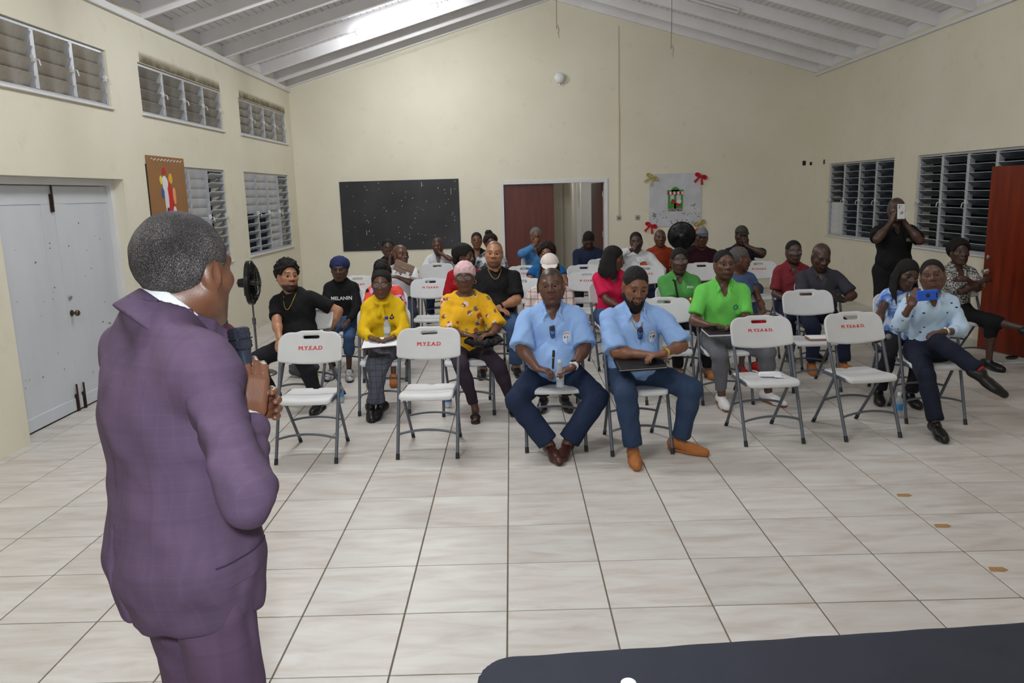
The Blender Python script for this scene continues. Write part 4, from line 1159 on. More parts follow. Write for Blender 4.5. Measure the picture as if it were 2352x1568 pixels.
    # ---- hair and headwear
    def _hair(s, prims, m, name='hair', h=None, it=0):
        S = SDF(); prims(S); return s.add(name, S, m, h or s.hh*1.15, it)
    def hair_cap(s, m, t=.006, front=.102, back=-.055, vol=(0, 0, 0), lump=0.0, name='hair', side=True):
        """close hair: shell round the skull, hairline falling from the forehead to the nape"""
        def pr(S):
            S.ell(s.hp(0, -.018-vol[1]*.5, .032+vol[2]*.5), np.array([.076+t+vol[0], .096+t+vol[1]*.5, .086+t+vol[2]*.5])*s.hs, s.Rh, .01)
            if lump: S.func(folds(lump, s.seed+5, .035))
            a, b = s.hp(0, .086, front), s.hp(0, -.03, -.012)
            n = np.cross(b-a, s.Rh@LF(1, 0, 0)); n = nz(n)
            if (s.hp(0, .08, -.05)-a)@n < 0: n = -n
            S.ell(s.hp(0, .15, front-.150), np.array([.118, .15, .145])*s.hs, s.Rh, .006, 'sub')     # face opening
            for sg in (-1, 1): S.ell(s.hp(sg*.08, .012, -.03), np.array([.03, .045, .052])*s.hs, s.Rh, .006, 'sub')
            S.plane(s.hp(0, 0, back), s.Rh@LF(0, .25, -1), .006)
        return s._hair(pr, m, name)
    def hair_locs(s, m, n=26, length=.26, r=.009, front=False, swing=(0, 0, 0), seed=1):
        rs = np.random.RandomState(seed)
        def pr(S):
            S.ell(s.hp(0, -.016, .038), np.array([.084, .102, .092])*s.hs, s.Rh, .01)
            S.ell(s.hp(0, .15, -.062), np.array([.112, .15, .148])*s.hs, s.Rh, .006, 'sub')
            for i in range(n):
                t = math.pi*(.10+.80*(i+.5)/n)*1.0; ang_ = -math.pi/2-(t-math.pi/2)*1.62
                l, f = math.cos(ang_)*.083, math.sin(ang_)*.098
                a = s.hp(l*.85, f*.85+(-.012), .06); b = s.hp(l*1.1, f*1.08-.012, -.05); L = length*rs.uniform(.8, 1.1)
                c = b+np.array([0, 0, -1])*L*.55+s.Rh@LF(l*.3, f*.25, 0)+LF(*swing)*.4; e = c+np.array([0, 0, -1])*L*.45+s.Rh@LF(l*.15, f*.1, 0)+LF(*swing)*.6
                S.cone(a, b, r*1.3, r*1.2, .006); S.cone(b, c, r*1.2, r, .005); S.cone(c, e, r, r*.55, .004)
        return s._hair(pr, m)
    def hair_puff(s, m, c, r, lump=.004, name='hair_bun'):
        def pr(S):
            S.ell(s.hp(*c), np.array(r)*s.hs, s.Rh, .01)
            if lump: S.func(folds(lump, s.seed+9, .03))
        return s._hair(pr, m, name)
    def beard(s, m, full=1.0):
        def pr(S):
            h = s.hs; t = .012*full
            for sg in (-1, 1):
                S.cone(s.hp(sg*.066, .0, -.02), s.hp(sg*.058, .012, -.06), .010*h, (.014+t*.4)*h, .012); S.cone(s.hp(sg*.058, .012, -.06), s.hp(sg*.02, .064, -.105), (.014+t*.4)*h, (.018+t*.5)*h, .014)
                S.cone(s.hp(0, .094, -.040), s.hp(sg*.026, .082, -.045), .0055*h, .006*h, .006); S.cone(s.hp(sg*.026, .082, -.045), s.hp(sg*.03, .072, -.085), .006*h, .010*h, .008)
            S.ell(s.hp(0, .066, -.105-.012*full), np.array([.036, .028, .024+.016*full])*h, s.Rh, .014)
            S.func(folds(.0015, s.seed+2, .02))
            S.ell(s.hp(0, .105, -.057), np.array([.024, .02, .014])*h, s.Rh, .005, 'sub')
        return s._hair(pr, m, 'beard')
    def wrap(s, m, tilt=.0, puff=(0, -.03, .04), name='headwrap', pr_=(.082, .092, .080)):
        def pr(S):
            S.ell(s.hp(0, -.014, .036), np.array([.084, .104, .090])*s.hs, s.Rh, .02); S.ell(s.hp(*puff), np.array(pr_)*s.hs, s.Rh, .04)
            S.func(folds(.003, s.seed+4, .045))
            S.plane(s.hp(0, .08, .040+tilt), s.Rh@LF(0, .55, -1), .006)
        return s._hair(pr, m, name, s.hh*1.2, 1)
    def capw(s, m, brim=None, yaw=0, name='cap', up=0.0):
        Ry_ = s.Rh@rz_m(yaw*D2R); q = lambda l, f, z: s.Hd+Ry_@LF(l, f, z)*s.hs
        def pr(S):
            S.ell(q(0, -.014, .040+up), np.array([.084, .104, .090])*s.hs, Ry_, .01); S.plane(q(0, .07, .050+up), Ry_@LF(0, .22, -1), .004)
        o = s._hair(pr, m, name, s.hh*1.2, 1)
        S = SDF(); S.ell(q(0, .075, .046+up), np.array([.072, .085, .010])*s.hs, Ry_@rx(.20), .004); S.plane(q(0, .055, .05), Ry_@LF(0, -1, 0), .004)
        V, Q = S.mesh(max(s.hh, .006)*.9)
        if len(Q): link('visor', mesh_np('visor', V, Q, brim or m), o)
        return o
    def glasses(s, m, lens=None, r=(.023, .017)):
        mb = MB()
        for sg in (-1, 1):
            pts = [tuple(s.hp(sg*.032+r[0]*math.cos(t), .098-.012*abs(sg*.032+r[0]*math.cos(t))/.05, .002+r[1]*math.sin(t))) for t in np.linspace(0, 2*PI, 15)]
            mb.tube(pts, .0013*s.hs, 5, False)
            mb.tube([tuple(s.hp(sg*.054, .086, .008)), tuple(s.hp(sg*.079, .0, .006))], .0017*s.hs, 5)
        mb.tube([tuple(s.hp(-.010, .099, .006)), tuple(s.hp(.010, .099, .006))], .0017*s.hs, 5)
        o = mb.build('glasses', m, s.o)
        if lens:
            for sg in (-1, 1):
                pts = [tuple(s.hp(sg*.032+r[0]*math.cos(t), .098-.012*abs(sg*.032+r[0]*math.cos(t))/.05, .002+r[1]*math.sin(t))) for t in np.linspace(0, 2*PI, 15)[:-1]]
                MB().add(pts, [tuple(range(14))]).build('lens', lens, o)
        return o
    def chain(s, m, drop=.42, r=.0028, f=.13, w=.07):
        pts = []
        for t in np.linspace(-1, 1, 25):
            pts.append(tuple(s.tp(w*math.sin(t*1.45)*(1.0), -.05+(f*s.w+.055)*math.cos(t*1.5)**1.0+s.belly*.1, .535-(.535-drop)*max(math.cos(t*1.57), 0)**1.6)))
        return MB().tube(pts, r, 6).build('necklace', m, s.o)
    def watch(s, k, m, fm=None):
        a = s.arm[k]; u = nz(a['W']-a['E']); c = a['W']-u*.022; r = .031*s.s*s.w**.4
        R = Vector(tuple(u)).to_track_quat('Z', 'Y').to_matrix()
        o = MB().lathe([(r, -.011), (r+.003, -.009), (r+.003, .009), (r, .011)], 18, c=tuple(c), R=R).build('watch', m, s.o)
        if fm: 
            n = -a['n']; MB().lathe([(.018, 0), (.018, .008), (0, .009)], 14, c=tuple(c+n*(r+.001)), R=Vector(tuple(n)).to_track_quat('Z', 'Y').to_matrix()).build('watch_face', fm, o)
        return o
    def loc(s, X, Y, Z):
        a = s.face*D2R; c, sn = math.cos(a), math.sin(a); dx, dy = X-s.x, Y-s.y
        return (c*dx+sn*dy, -(-sn*dx+c*dy), Z)               # -> left, forward, up
    def hand_w(s, k, X, Y, Z, **kw): return s.hand(k, s.loc(X, Y, Z), **kw)
    def foot_w(s, k, X, Y, Z, **kw): return s.foot(k, s.loc(X, Y, Z), **kw)
    def _bvh(s, o):
        if o.name not in BVH:
            me = o.data; BVH[o.name] = BVHTree.FromPolygons([v.co for v in me.vertices], [tuple(p.vertices) for p in me.polygons])
        return BVH[o.name]
    def stick(s, o, pts, m, name='badge', off=.002, faces=None, frm=.5):
        """press a flat outline (left, up in torso axes) onto the front of a garment"""
        b = s._bvh(o); d = Vector(tuple(s.Rt@LF(0, -1, 0))); V = []
        for l, z in pts:
            q = b.ray_cast(Vector(tuple(s.tp(l, frm, z))), d)
            V.append(q[0]-d*off if q[0] is not None else Vector(tuple(s.tp(l, .15, z))))
        return MB().add(V, faces or [tuple(range(len(V)))]).build(name, m, o)
    def patch(s, o, c, u, v, w, h, m, name='patch', off=.003, n=8):
        """thin patch pressed on a garment from outside: centre c, half sizes w,h along u,v (left, forward, up)"""
        b = s._bvh(o); c, u, v = LF(*c), nz(LF(*u)), nz(LF(*v)); nn = nz(np.cross(u, v)); V = []
        if nn@(c-s.H) < 0: nn = -nn
        for j in range(3):
            for i in range(n+1):
                p = c+u*w*(2*i/n-1)+v*h*(j-1); q = b.ray_cast(Vector(tuple(p+nn*.3)), Vector(tuple(-nn)))
                V.append(Vector(tuple(nn))*off+q[0] if q[0] is not None else Vector(tuple(p)))
        return MB().add(V, [(j*(n+1)+i, j*(n+1)+i+1, (j+1)*(n+1)+i+1, (j+1)*(n+1)+i) for j in range(2) for i in range(n)], True).build(name, m, o)
    def oval(s, o, l, z, a, b, m, name='badge', off=.002, n=18):
        return s.stick(o, [(l, z)]+[(l+a*math.cos(t), z+b*math.sin(t)) for t in np.linspace(0, 2*PI, n+1)[:-1]], m, name, off, [(0, i, i % n+1) for i in range(1, n+1)])
    def print_(s, o, txt, l, z, size, m, bold=0.0, shear=0.0, name='lettering', off=.002):
        me = text_mesh(txt, size, m, bold, 0.0, shear=shear); b = s._bvh(o); d = Vector(tuple(s.Rt@LF(0, -1, 0)))
        for v in me.vertices:
            q = b.ray_cast(Vector(tuple(s.tp(l+v.co.x, .5, z+v.co.y))), d)
            v.co = q[0]-d*off if q[0] is not None else Vector(tuple(s.tp(l+v.co.x, .15, z+v.co.y)))
        return link(name, me, o)
    def world(s, p):
        a = s.face*D2R; c, sn = math.cos(a), math.sin(a); return Vector((s.x+c*p[0]-sn*p[1], s.y+sn*p[0]+c*p[1], p[2]))
# ------------------------------------------------------------------ cloth patterns
def _nodes(name):
    m = bpy.data.materials.new(name); m.use_nodes = True; MATS[name] = m
    N = m.node_tree.nodes; L = m.node_tree.links; b = N['Principled BSDF']; b.inputs['Roughness'].default_value = .85; b.inputs['Specular IOR Level'].default_value = .25
    tc = N.new('ShaderNodeTexCoord'); return m, N, L, b, tc.outputs['Object']
def _ramp(N, L, src, stops, const=False):
    cr = N.new('ShaderNodeValToRGB'); e = cr.color_ramp.elements
    if const: cr.color_ramp.interpolation = 'CONSTANT'
    e[0].position, e[0].color = stops[0][0], srgb(*stops[0][1]); e[1].position, e[1].color = stops[-1][0], srgb(*stops[-1][1])
    for p, c in stops[1:-1]: x = e.new(p); x.color = srgb(*c)
    L.new(src, cr.inputs[0]); return cr.outputs[0]
def _mix(N, L, f, a, b):
    mx = N.new('ShaderNodeMix'); mx.data_type = 'RGBA'
    for sock, v in (('Factor', f), ('A', a), ('B', b)):
        if hasattr(v, 'is_linked'): L.new(v, mx.inputs[sock])
        else: mx.inputs[sock].default_value = v
    return mx.outputs['Result']
def _vor(N, L, vec, scale, feature='F1', rnd=1.0):
    v = N.new('ShaderNodeTexVoronoi'); v.feature = feature; v.inputs['Scale'].default_value = scale; v.inputs['Randomness'].default_value = rnd; L.new(vec, v.inputs['Vector']); return v
def _noi(N, L, vec, scale, detail=3, dist=0.0):
    n = N.new('ShaderNodeTexNoise'); n.inputs['Scale'].default_value = scale; n.inputs['Detail'].default_value = detail; n.inputs['Distortion'].default_value = dist; L.new(vec, n.inputs['Vector']); return n.outputs['Fac']
def _step(N, L, src, lo, hi, inv=False):
    mr = N.new('ShaderNodeMapRange'); mr.inputs['From Min'].default_value = lo; mr.inputs['From Max'].default_value = hi
    if inv: mr.inputs['To Min'].default_value, mr.inputs['To Max'].default_value = 1, 0
    L.new(src, mr.inputs['Value']); return mr.outputs[0]
def _warp(N, L, vec, amt, scale):
    n = N.new('ShaderNodeTexNoise'); n.inputs['Scale'].default_value = scale; L.new(vec, n.inputs['Vector'])
    a = N.new('ShaderNodeVectorMath'); a.operation = 'MULTIPLY_ADD'; a.inputs[1].default_value = (amt,)*3; L.new(n.outputs['Color'], a.inputs[0]); L.new(vec, a.inputs[2]); return a.outputs[0]
def floral_yellow():
    m, N, L, b, vec = _nodes('yellow_floral_cloth'); w = _warp(N, L, vec, .03, 30)
    v = _vor(N, L, w, 13, rnd=.8); sep = N.new('ShaderNodeSeparateColor'); L.new(v.outputs['Color'], sep.inputs[0])
    pal = _ramp(N, L, sep.outputs[0], [(0, (150, 30, 60)), (.25, (226, 196, 204)), (.5, (70, 84, 90)), (.7, (196, 70, 96)), (.85, (236, 226, 222))], True)
    f = _step(N, L, v.outputs['Distance'], .30, .40, True)
    pick = _step(N, L, sep.outputs[1], .12, .14)
    mu = N.new('ShaderNodeMath'); mu.operation = 'MULTIPLY'; L.new(f, mu.inputs[0]); L.new(pick, mu.inputs[1])
    v2 = _vor(N, L, w, 34, rnd=.9); s2 = N.new('ShaderNodeSeparateColor'); L.new(v2.outputs['Color'], s2.inputs[0])
    inner = _ramp(N, L, s2.outputs[0], [(0, (128, 22, 52)), (.3, (60, 96, 80)), (.55, (232, 206, 212)), (.8, (90, 60, 90))], True)
    c = _mix(N, L, mu.outputs[0], srgb(232, 176, 36), inner); c = _mix(N, L, 0.15, c, srgb(232, 176, 36)); 
    L.new(c, b.inputs['Base Color']); return m
def floral_multi():
    m, N, L, b, vec = _nodes('bright_floral_cloth'); w = _warp(N, L, vec, .06, 16)
    v = _vor(N, L, w, 15); sep = N.new('ShaderNodeSeparateColor'); L.new(v.outputs['Color'], sep.inputs[0])
    c = _ramp(N, L, sep.outputs[0], [(0, (226, 84, 66)), (.2, (218, 150, 200)), (.38, (30, 28, 32)), (.5, (228, 214, 204)), (.66, (226, 176, 40)), (.78, (216, 70, 60)), (.9, (222, 160, 206))], True)
    L.new(c, b.inputs['Base Color']); return m
def tie_dye():
    m, N, L, b, vec = _nodes('blue_tie_dye_cloth')
    L.new(_ramp(N, L, _noi(N, L, vec, 9, 4, 1.2), [(.38, (66, 96, 186)), (.48, (120, 160, 222)), (.58, (206, 220, 238))]), b.inputs['Base Color']); return m
def speckle():
    m, N, L, b, vec = _nodes('grey_speckled_cloth')
    L.new(_ramp(N, L, _noi(N, L, vec, 70, 3), [(.42, (40, 40, 42)), (.5, (130, 128, 124)), (.58, (196, 194, 188))]), b.inputs['Base Color']); return m
def dotted():
    m, N, L, b, vec = _nodes('pale_blue_dotted_cloth')
    mp = N.new('ShaderNodeMapping'); mp.inputs['Scale'].default_value = (.75, .75, 1.3); mp.inputs['Rotation'].default_value = (0, .5, 0); L.new(vec, mp.inputs['Vector'])
    v = _vor(N, L, mp.outputs[0], 17, rnd=.75)
    L.new(_mix(N, L, _step(N, L, v.outputs['Distance'], .13, .16, True), srgb(184, 206, 228), srgb(40, 44, 66)), b.inputs['Base Color']); return m
def plaid(name, base, line, line2, sx, w=.86, soft=.06, base2=None, kf=1.0, wr=.6):
    m, N, L, b, vec = _nodes(name); sp = N.new('ShaderNodeSeparateXYZ'); L.new(vec, sp.inputs[0]); c = srgb(*base)
    if base2: c = _mix(N, L, _step(N, L, _noi(N, L, vec, 5, 4), .4, .62), srgb(*base), srgb(*base2))
    for ax, k, col, f in (('X', sx, line, .55*kf), ('Z', sx, line, .55*kf), ('Y', sx, line, .4*kf), ('X', sx*2.6, line2, .3*kf), ('Z', sx*2.6, line2, .3*kf)):
        mu = N.new('ShaderNodeMath'); mu.operation = 'MULTIPLY'; mu.inputs[1].default_value = k; L.new(sp.outputs[ax], mu.inputs[0])
        si = N.new('ShaderNodeMath'); si.operation = 'SINE'; L.new(mu.outputs[0], si.inputs[0])
        st = _step(N, L, si.outputs[0], w, w+soft); m2 = N.new('ShaderNodeMath'); m2.operation = 'MULTIPLY'; m2.inputs[1].default_value = f; L.new(st, m2.inputs[0])
        c = _mix(N, L, m2.outputs[0], c, srgb(*col))
    L.new(c, b.inputs['Base Color'])
    n2 = _noi(N, L, vec, 420, 2); bp = N.new('ShaderNodeBump'); bp.inputs['Strength'].default_value = .15; bp.inputs['Distance'].default_value = .004
    L.new(n2, bp.inputs['Height']); L.new(bp.outputs[0], b.inputs['Normal']); wrinkle(N, L, vec, bp, wr); return m
def denim(name, c, c2):
    return mat('denim_'+name, srgb(*c), .9, var=.6, vscale=5, col2=srgb(*c2), bump=.25, bscale=300, spec=.2, wr=.6)
M_GOLD = mat('gold_metal', srgb(196, 164, 84), .3, metal=.8)
M_SPECS = mat('thin_metal_frame', srgb(150, 136, 120), .25, metal=.8)
M_LENS = bpy.data.materials.new('clear_lens'); M_LENS.use_nodes = True
_b = M_LENS.node_tree.nodes['Principled BSDF']; _b.inputs['Base Color'].default_value = (.6, .62, .62, 1); _b.inputs['Alpha'].default_value = .18; _b.inputs['Roughness'].default_value = .05
M_DARKLENS = mat('dark_lens', srgb(20, 20, 22), .08, spec=.8)
M_BLACKC = cloth('black', (20, 20, 22)); M_NAVY = cloth('navy', (28, 34, 56)); M_WHITEC = cloth('white', (224, 224, 226), (206, 206, 210))
M_DARKTR = cloth('dark_trousers', (30, 30, 36)); M_JEANS = denim('mid', (38, 50, 76), (28, 38, 60)); M_JEANSL = denim('light', (72, 94, 128), (52, 72, 106)); M_GREYTR = cloth('grey_trousers', (112, 112, 118), (96, 96, 102))
M_BSHOE = mat('black_shoe_leather', srgb(20, 19, 20), .35); M_BROWNSH = mat('oxblood_leather', srgb(66, 36, 30), .28); M_TAN = mat('tan_suede', srgb(172, 104, 52), .8, var=.4, vscale=12)
M_WSHOE = mat('white_trainer', srgb(226, 224, 222), .5); M_GUM = mat('gum_rubber', srgb(150, 92, 50), .6); M_BSOLE = mat('black_rubber', srgb(26, 26, 28), .7)
# ------------------------------------------------------------------ the audience
def seat_for(P, label, dx=0, dy=0, text=None, face=None):
    a = P.face*D2R
    return chair(P.x+dx, P.y+dy, P.face if face is None else face, label, text)
ALL = {}
def badge(P, o, l, z):
    P.oval(o, l, z, .034, .046, mat('badge_cream', srgb(206, 212, 222), .8), 'badge')
    P.stick(o, [(l+.026*math.cos(t), z+.012+.024*math.sin(t)) for t in np.linspace(.35, 2.8, 9)]+[(l+.019*math.cos(t), z+.012+.016*math.sin(t)) for t in np.linspace(2.8, .35, 9)], mat('badge_orange', srgb(206, 150, 60), .8), 'badge_arc', .0035, [(i, i+1, 16-i, 17-i) for i in range(8)])
    P.stick(o, [(l-.022, z-.006), (l-.013, z-.006), (l-.014, z+.008), (l-.020, z+.008)], mat('badge_black', srgb(30, 34, 50), .8), 'badge_figure', .0035)
    P.stick(o, [(l-.006, z-.006), (l+.024, z-.006), (l+.022, z+.008), (l+.004, z+.010)], mat('badge_blue', srgb(56, 96, 170), .8), 'badge_figure', .0035)
    for k in range(2): P.stick(o, [(l-.022+.004*k, z-.017-.011*k), (l+.024-.004*k, z-.017-.011*k), (l+.024-.004*k, z-.012-.011*k), (l-.022+.004*k, z-.012-.011*k)], mat('badge_text_blue', srgb(110, 130, 180), .8), 'badge_line', .0035)
M_BLUESH = cloth('sky_blue', (148, 180, 226), (138, 170, 220), bump=.2, var=.3)
def hang_shades(P, o, l, z):
    """folded sunglasses hanging from the shirt opening"""
    t = SDF(); f0 = P.tp(l, .0, z); b = P._bvh(o); d = Vector(tuple(P.Rt@LF(0, -1, 0)))
    def at(u, v, off):
        q = b.ray_cast(Vector(tuple(P.tp(l+u, .5, z+v))), d); p = q[0] if q[0] is not None else Vector(tuple(P.tp(l+u, .15, z+v)))
        return np.array(p-d*off)
    root = MB().tube([tuple(at(-.020, .035, .012)), tuple(at(-.022, 0, .016)), tuple(at(-.014, -.045, .016))], .003, 6).tube([tuple(at(.012, .04, .012)), tuple(at(.016, 0, .018)), tuple(at(.008, -.05, .016))], .003, 6).build('sunglasses', M_BLACKP)
    root.matrix_world = P.o.matrix_world.copy() if False else Matrix.Translation((P.x, P.y, 0)) @ Matrix.Rotation(P.face*D2R, 4, 'Z')
    tag(root, P.shades_label, 'sunglasses')
    for v, c in ((.018, (30, 44, 84)), (-.034, (34, 74, 140))):
        s_ = SDF(); s_.ell(at(-.002, v, .018), (.021, .006, .026), P.Rt, .004); sdf_obj('lens', s_, .005, mat('blue_mirror_%d' % c[2], srgb(*c), .1, spec=.9, metal=.3), root)
# --- front row: two men in light blue shirts
P = ALL['A'] = Person('heavy man in light blue shirt and jeans with ankles crossed', .36, 2.56, 0, 1.353, girth=1.2, belly=.085, lean=2, head=(-9, -3, -4), hs=1.09, skin='d', seed=1, shw=1.02)
P.hand_w('R', .225, 2.22, .655, d=(.75, .45, -.1), n=(.25, .1, -1), curl=.75, pole=(-1, -.25, -.5)).hand_w('L', .485, 2.22, .655, d=(-.8, .4, -.12), n=(-.35, .2, -1), curl=.8, pole=(1, -.25, -.5))
P.foot_w('R', .31, 2.17, .085, d=(.25, 1, 0), pole=(-1.3, 1, .55)).foot_w('L', .43, 2.19, .085, d=(-.35, 1, 0), pole=(1.3, 1, .55))
P.body(stubble=.35, scalp=.75)
sh = P.top(M_BLUESH, sleeve=.97, flare=.03, neck='polo', fold=.005)
badge(P, sh, .105, .285); P.shades_label = 'dark sunglasses hung on shirt of the heavy man'; hang_shades(P, sh, -.005, .345)
P.stick(sh, [(-.016, .02), (.016, .02), (.014, .33), (-.014, .33)], M_BLUESH, 'placket', .003)
P.pants(M_JEANS, i=.016, flare=.022); P.shoes(M_BROWNSH, L=.30); P.watch('L', M_WSHOE, M_BLACKP)
seat_for(P, 'white folding chair under the heavy man with crossed ankles')
P = ALL['B'] = Person('bearded man in light blue shirt looking down, tan suede shoes', .97, 2.40, 3, 1.352, girth=1.16, belly=.05, lean=5, head=(4, 20, 2), hs=1.07, skin='m', seed=2, shw=1.06)
P.hand_w('R', 1.03, 2.16, .745, d=(.95, .15, -.1), n=(.1, .1, -1), curl=.5, pole=(-1, -.3, -.5)).hand_w('L', 1.13, 2.12, .765, d=(-.9, .25, -.1), n=(-.1, .1, -1), curl=.55, pole=(1, -.3, -.45))
P.foot_w('R', .90, 2.02, .085, d=(-.1, 1, 0), pole=(-.2, 1, .6)).foot_w('L', 1.27, 2.20, .085, d=(.85, .75, 0), pole=(.75, 1, .5))
P.body(stubble=.6, scalp=.9); sh = P.top(M_BLUESH, sleeve=.95, flare=.03, neck='polo', fold=.005)
badge(P, sh, .115, .30); P.shades_label = 'blue mirrored sunglasses hung on shirt of the bearded man'; hang_shades(P, sh, .015, .35)
P.stick(sh, [(-.016, .02), (.016, .02), (.014, .33), (-.014, .33)], M_BLUESH, 'placket', .003)
P.pants(denim('dark', (38, 52, 78), (54, 70, 96)), i=.014, flare=.008); P.shoes(M_TAN, M_GUM, L=.285); P.hair_cap(H_BLACK, .004, front=.104, lump=.0012); P.beard(H_BLACK, 1.5); P.chain(M_GOLD, .37, .005, .12); P.watch('L', M_GOLD, M_GOLD)
seat_for(P, 'white folding chair under the bearded man in light blue')
# --- second row
P = ALL['C'] = Person('man in bright green polo shirt and grey trousers holding a notepad', 1.97, 3.70, -2, 1.362, girth=1.05, lean=4, head=(6, -2, -2), hs=1.03, skin='d', seed=3)
P.hand_w('R', 1.76, 3.40, .735, d=(.85, .4, .05), n=(.1, .2, -1), curl=.45).hand_w('L', 2.02, 3.38, .73, d=(-.9, .3, 0), n=(0, .2, -1), curl=.5)
P.foot_w('R', 1.90, 3.42, .085, d=(0, 1, 0)).foot_w('L', 2.34, 3.50, .085, d=(.45, 1, 0), pole=(.4, 1, .5))
P.body(stubble=.6, scalp=.9); sh = P.top(cloth('lime', (114, 204, 92), (104, 194, 82)), sleeve=.8, flare=.012, neck='polo', fold=.004)
P.oval(sh, .095, .30, .024, .024, mat('patch_dark_green', srgb(40, 110, 70), .8)); P.oval(sh, .095, .30, .015, .015, mat('patch_teal', srgb(90, 180, 170), .8), 'badge_centre', .0035)
P.pants(M_GREYTR, flare=.0, to=.84); P.shoes(M_WSHOE, M_GUM, L=.29); P.hair_cap(H_BLACK, .003, front=.1)
seat_for(P, 'white folding chair under the man in bright green polo')
P = ALL['D'] = Person('smiling man in pale dotted shirt filming with a blue phone', 3.47, 2.98, -8, 1.296, girth=1.02, lean=-2, head=(-22, -6, -10), hs=1.06, skin='d', seed=4, hip=(0, -.02, .55))
P.hand_w('R', 3.175, 2.72, .965, d=(.25, .2, 1), n=(.55, -.7, .1), curl=.45, pole=(-.5, .2, -1), thumb=.3).hand_w('L', 3.44, 2.70, .755, d=(-.95, .25, -.05), n=(0, .2, -1), curl=.5, pole=(.9, -.3, -.6))
P.foot_w('R', 3.28, 2.42, .085, d=(-.05, 1, 0), pole=(-.3, 1, .5)).foot_w('L', 3.56, 2.36, .50, d=(.85, .5, -.55), pole=(-.9, 1, .9))
P.body(stubble=.35, scalp=.9); sh = P.top(dotted(), sleeve=1.55, flare=.01, neck='polo', fold=.004)
P.pants(cloth('navy_trousers', (28, 32, 50)), i=.012, flare=.012); P.shoes(M_BSHOE, L=.29); P.hair_cap(H_BLACK, .004, front=.102); P.watch('L', M_STEEL)
a = P.leg['L']; 
S = SDF(); S.flat(a['A']+(a['K']-a['A'])*.02, a['A']+(a['K']-a['A'])*.20, .043, .047, .01); P.add('sock', S, cloth('red_sock', (206, 44, 36)))
seat_for(P, 'white folding chair under the man with the blue phone')
P = ALL['E'] = Person('woman in blue tie-dye blouse holding a microphone, leaning in', 3.56, 3.58, -12, 1.235, sex='f', girth=1.18, belly=.03, lean=8, side=-2, head=(14, 14, 10), hs=1.04, skin='dd', seed=5)
P.hand_w('R', 3.22, 3.33, .66, d=(.15, .35, -.9), n=(.8, .1, .1), curl=.9, pole=(-1, -.4, -.2)).hand_w('L', 3.60, 3.2, .66, d=(-.6, .6, -.1), n=(-.2, 0, -1))
P.foot_w('R', 3.30, 3.42, .085).foot_w('L', 3.52, 3.30, .085)
P.body(scalp=.9); P.top(tie_dye(), sleeve=.5, flare=.02, neck='wide', fold=.004, name='blouse', i=.018); P.pants(M_DARKTR); P.shoes(M_BSHOE)
P.hair_locs(H_BLACK, 30, .20, .011, seed=3, swing=(.03, .02, 0)); P.glasses(M_SPECS)
seat_for(P, 'white folding chair under the woman in blue tie-dye', dy=.05)
P = ALL['F'] = Person('woman in grey speckled blouse with folded arms and crossed legs', 4.76, 4.90, 8, 1.303, sex='f', girth=1.12, lean=0, head=(-14, -3, -2), hs=1.05, skin='dd', seed=6)
P.hand('R', (.12, .17, .90), d=(1, -.05, .05), n=(0, -1, -.2), curl=.3, pole=(-1, -.3, -.6)).hand('L', (-.10, .20, .93), d=(-1, -.05, 0), n=(0, -1, -.2), curl=.3, pole=(1, -.3, -.6))
P.foot('L', (.12, .34, .085)).foot('R', (.34, .60, .44), d=(.9, .5, -.25), pole=(-.4, 1, .9))
P.body(scalp=.9); P.top(speckle(), sleeve=.95, flare=.02, neck='v', fold=.003, name='blouse', i=.018); P.pants(M_BLACKC, to=.25, name='skirt'); P.shoes(M_BSHOE, L=.25); P.hair_cap(H_BLACK, .014, vol=(.012, .02, .012), lump=.002, back=-.06); P.glasses(M_SPECS)
seat_for(P, 'white folding chair under the woman in speckled blouse')
P = ALL['U'] = Person('woman in white cap and pink checked shirt behind the heavy man', .41, 3.90, 0, 1.335, sex='f', girth=1.0, lean=4, head=(-3, 10, 0), skin='d', seed=7)
P.sit(.1, .4).lap(); P.body(scalp=.9); P.top(plaid('pink_check_cloth', (226, 206, 202), (96, 70, 76), (190, 150, 150), 95, .8, .12), sleeve=.95, neck='polo', fold=.003); P.pants(M_DARKTR); P.shoes(M_BSHOE)
P.capw(cloth('cream_cap', (226, 214, 208)), up=.012); P.hair_locs(H_BROWN, 34, .27, .008, seed=8)
seat_for(P, 'white folding chair under the woman in white cap')
P = ALL['V'] = Person('woman in yellow floral blouse with pink headwrap and glasses', -.36, 3.60, 2, 1.322, sex='f', girth=1.14, belly=.03, lean=2, head=(-2, 2, 0), hs=1.03, skin='d', seed=8)
P.hand_w('R', -.36, 3.30, .73, d=(.85, .4, -.1), n=(.2, .1, -1), curl=.6).hand_w('L', -.12, 3.28, .735, d=(-.85, .4, -.1), n=(-.2, .1, -1), curl=.6)
P.foot_w('R', -.29, 3.24, .085, d=(0, 1, 0)).foot_w('L', .03, 3.42, .085, d=(.1, 1, 0))
P.body(barefoot=True, scalp=.9); P.top(floral_yellow(), sleeve=.98, flare=.035, neck='wide', fold=.004, name='blouse', i=.017); P.pants(cloth('aubergine_leggings', (56, 44, 56)), i=.008, flare=0.0, to=.9)
P.wrap(cloth('pink_wrap', (222, 186, 188), (206, 166, 170))); P.glasses(M_SPECS, M_LENS)
for k in P.leg:
    a = P.leg[k]; S = SDF(); S.cone(a['A']-a['d']*.05+LF(0, 0, -.072), a['A']+a['d']*.17+LF(0, 0, -.072), .036, .042, .01); S.plane((0, 0, .012), (0, 0, 1), .002); S.plane((0, 0, .0), (0, 0, -1), .002); o = P.add('sandal', S, M_BSOLE, .007)
    S = SDF(); S.ell(a['A']+a['d']*.10+LF(0, 0, -.05), (.046, .022, .034), None, .01); P.add('sandal_strap', S, M_BSOLE, .007)
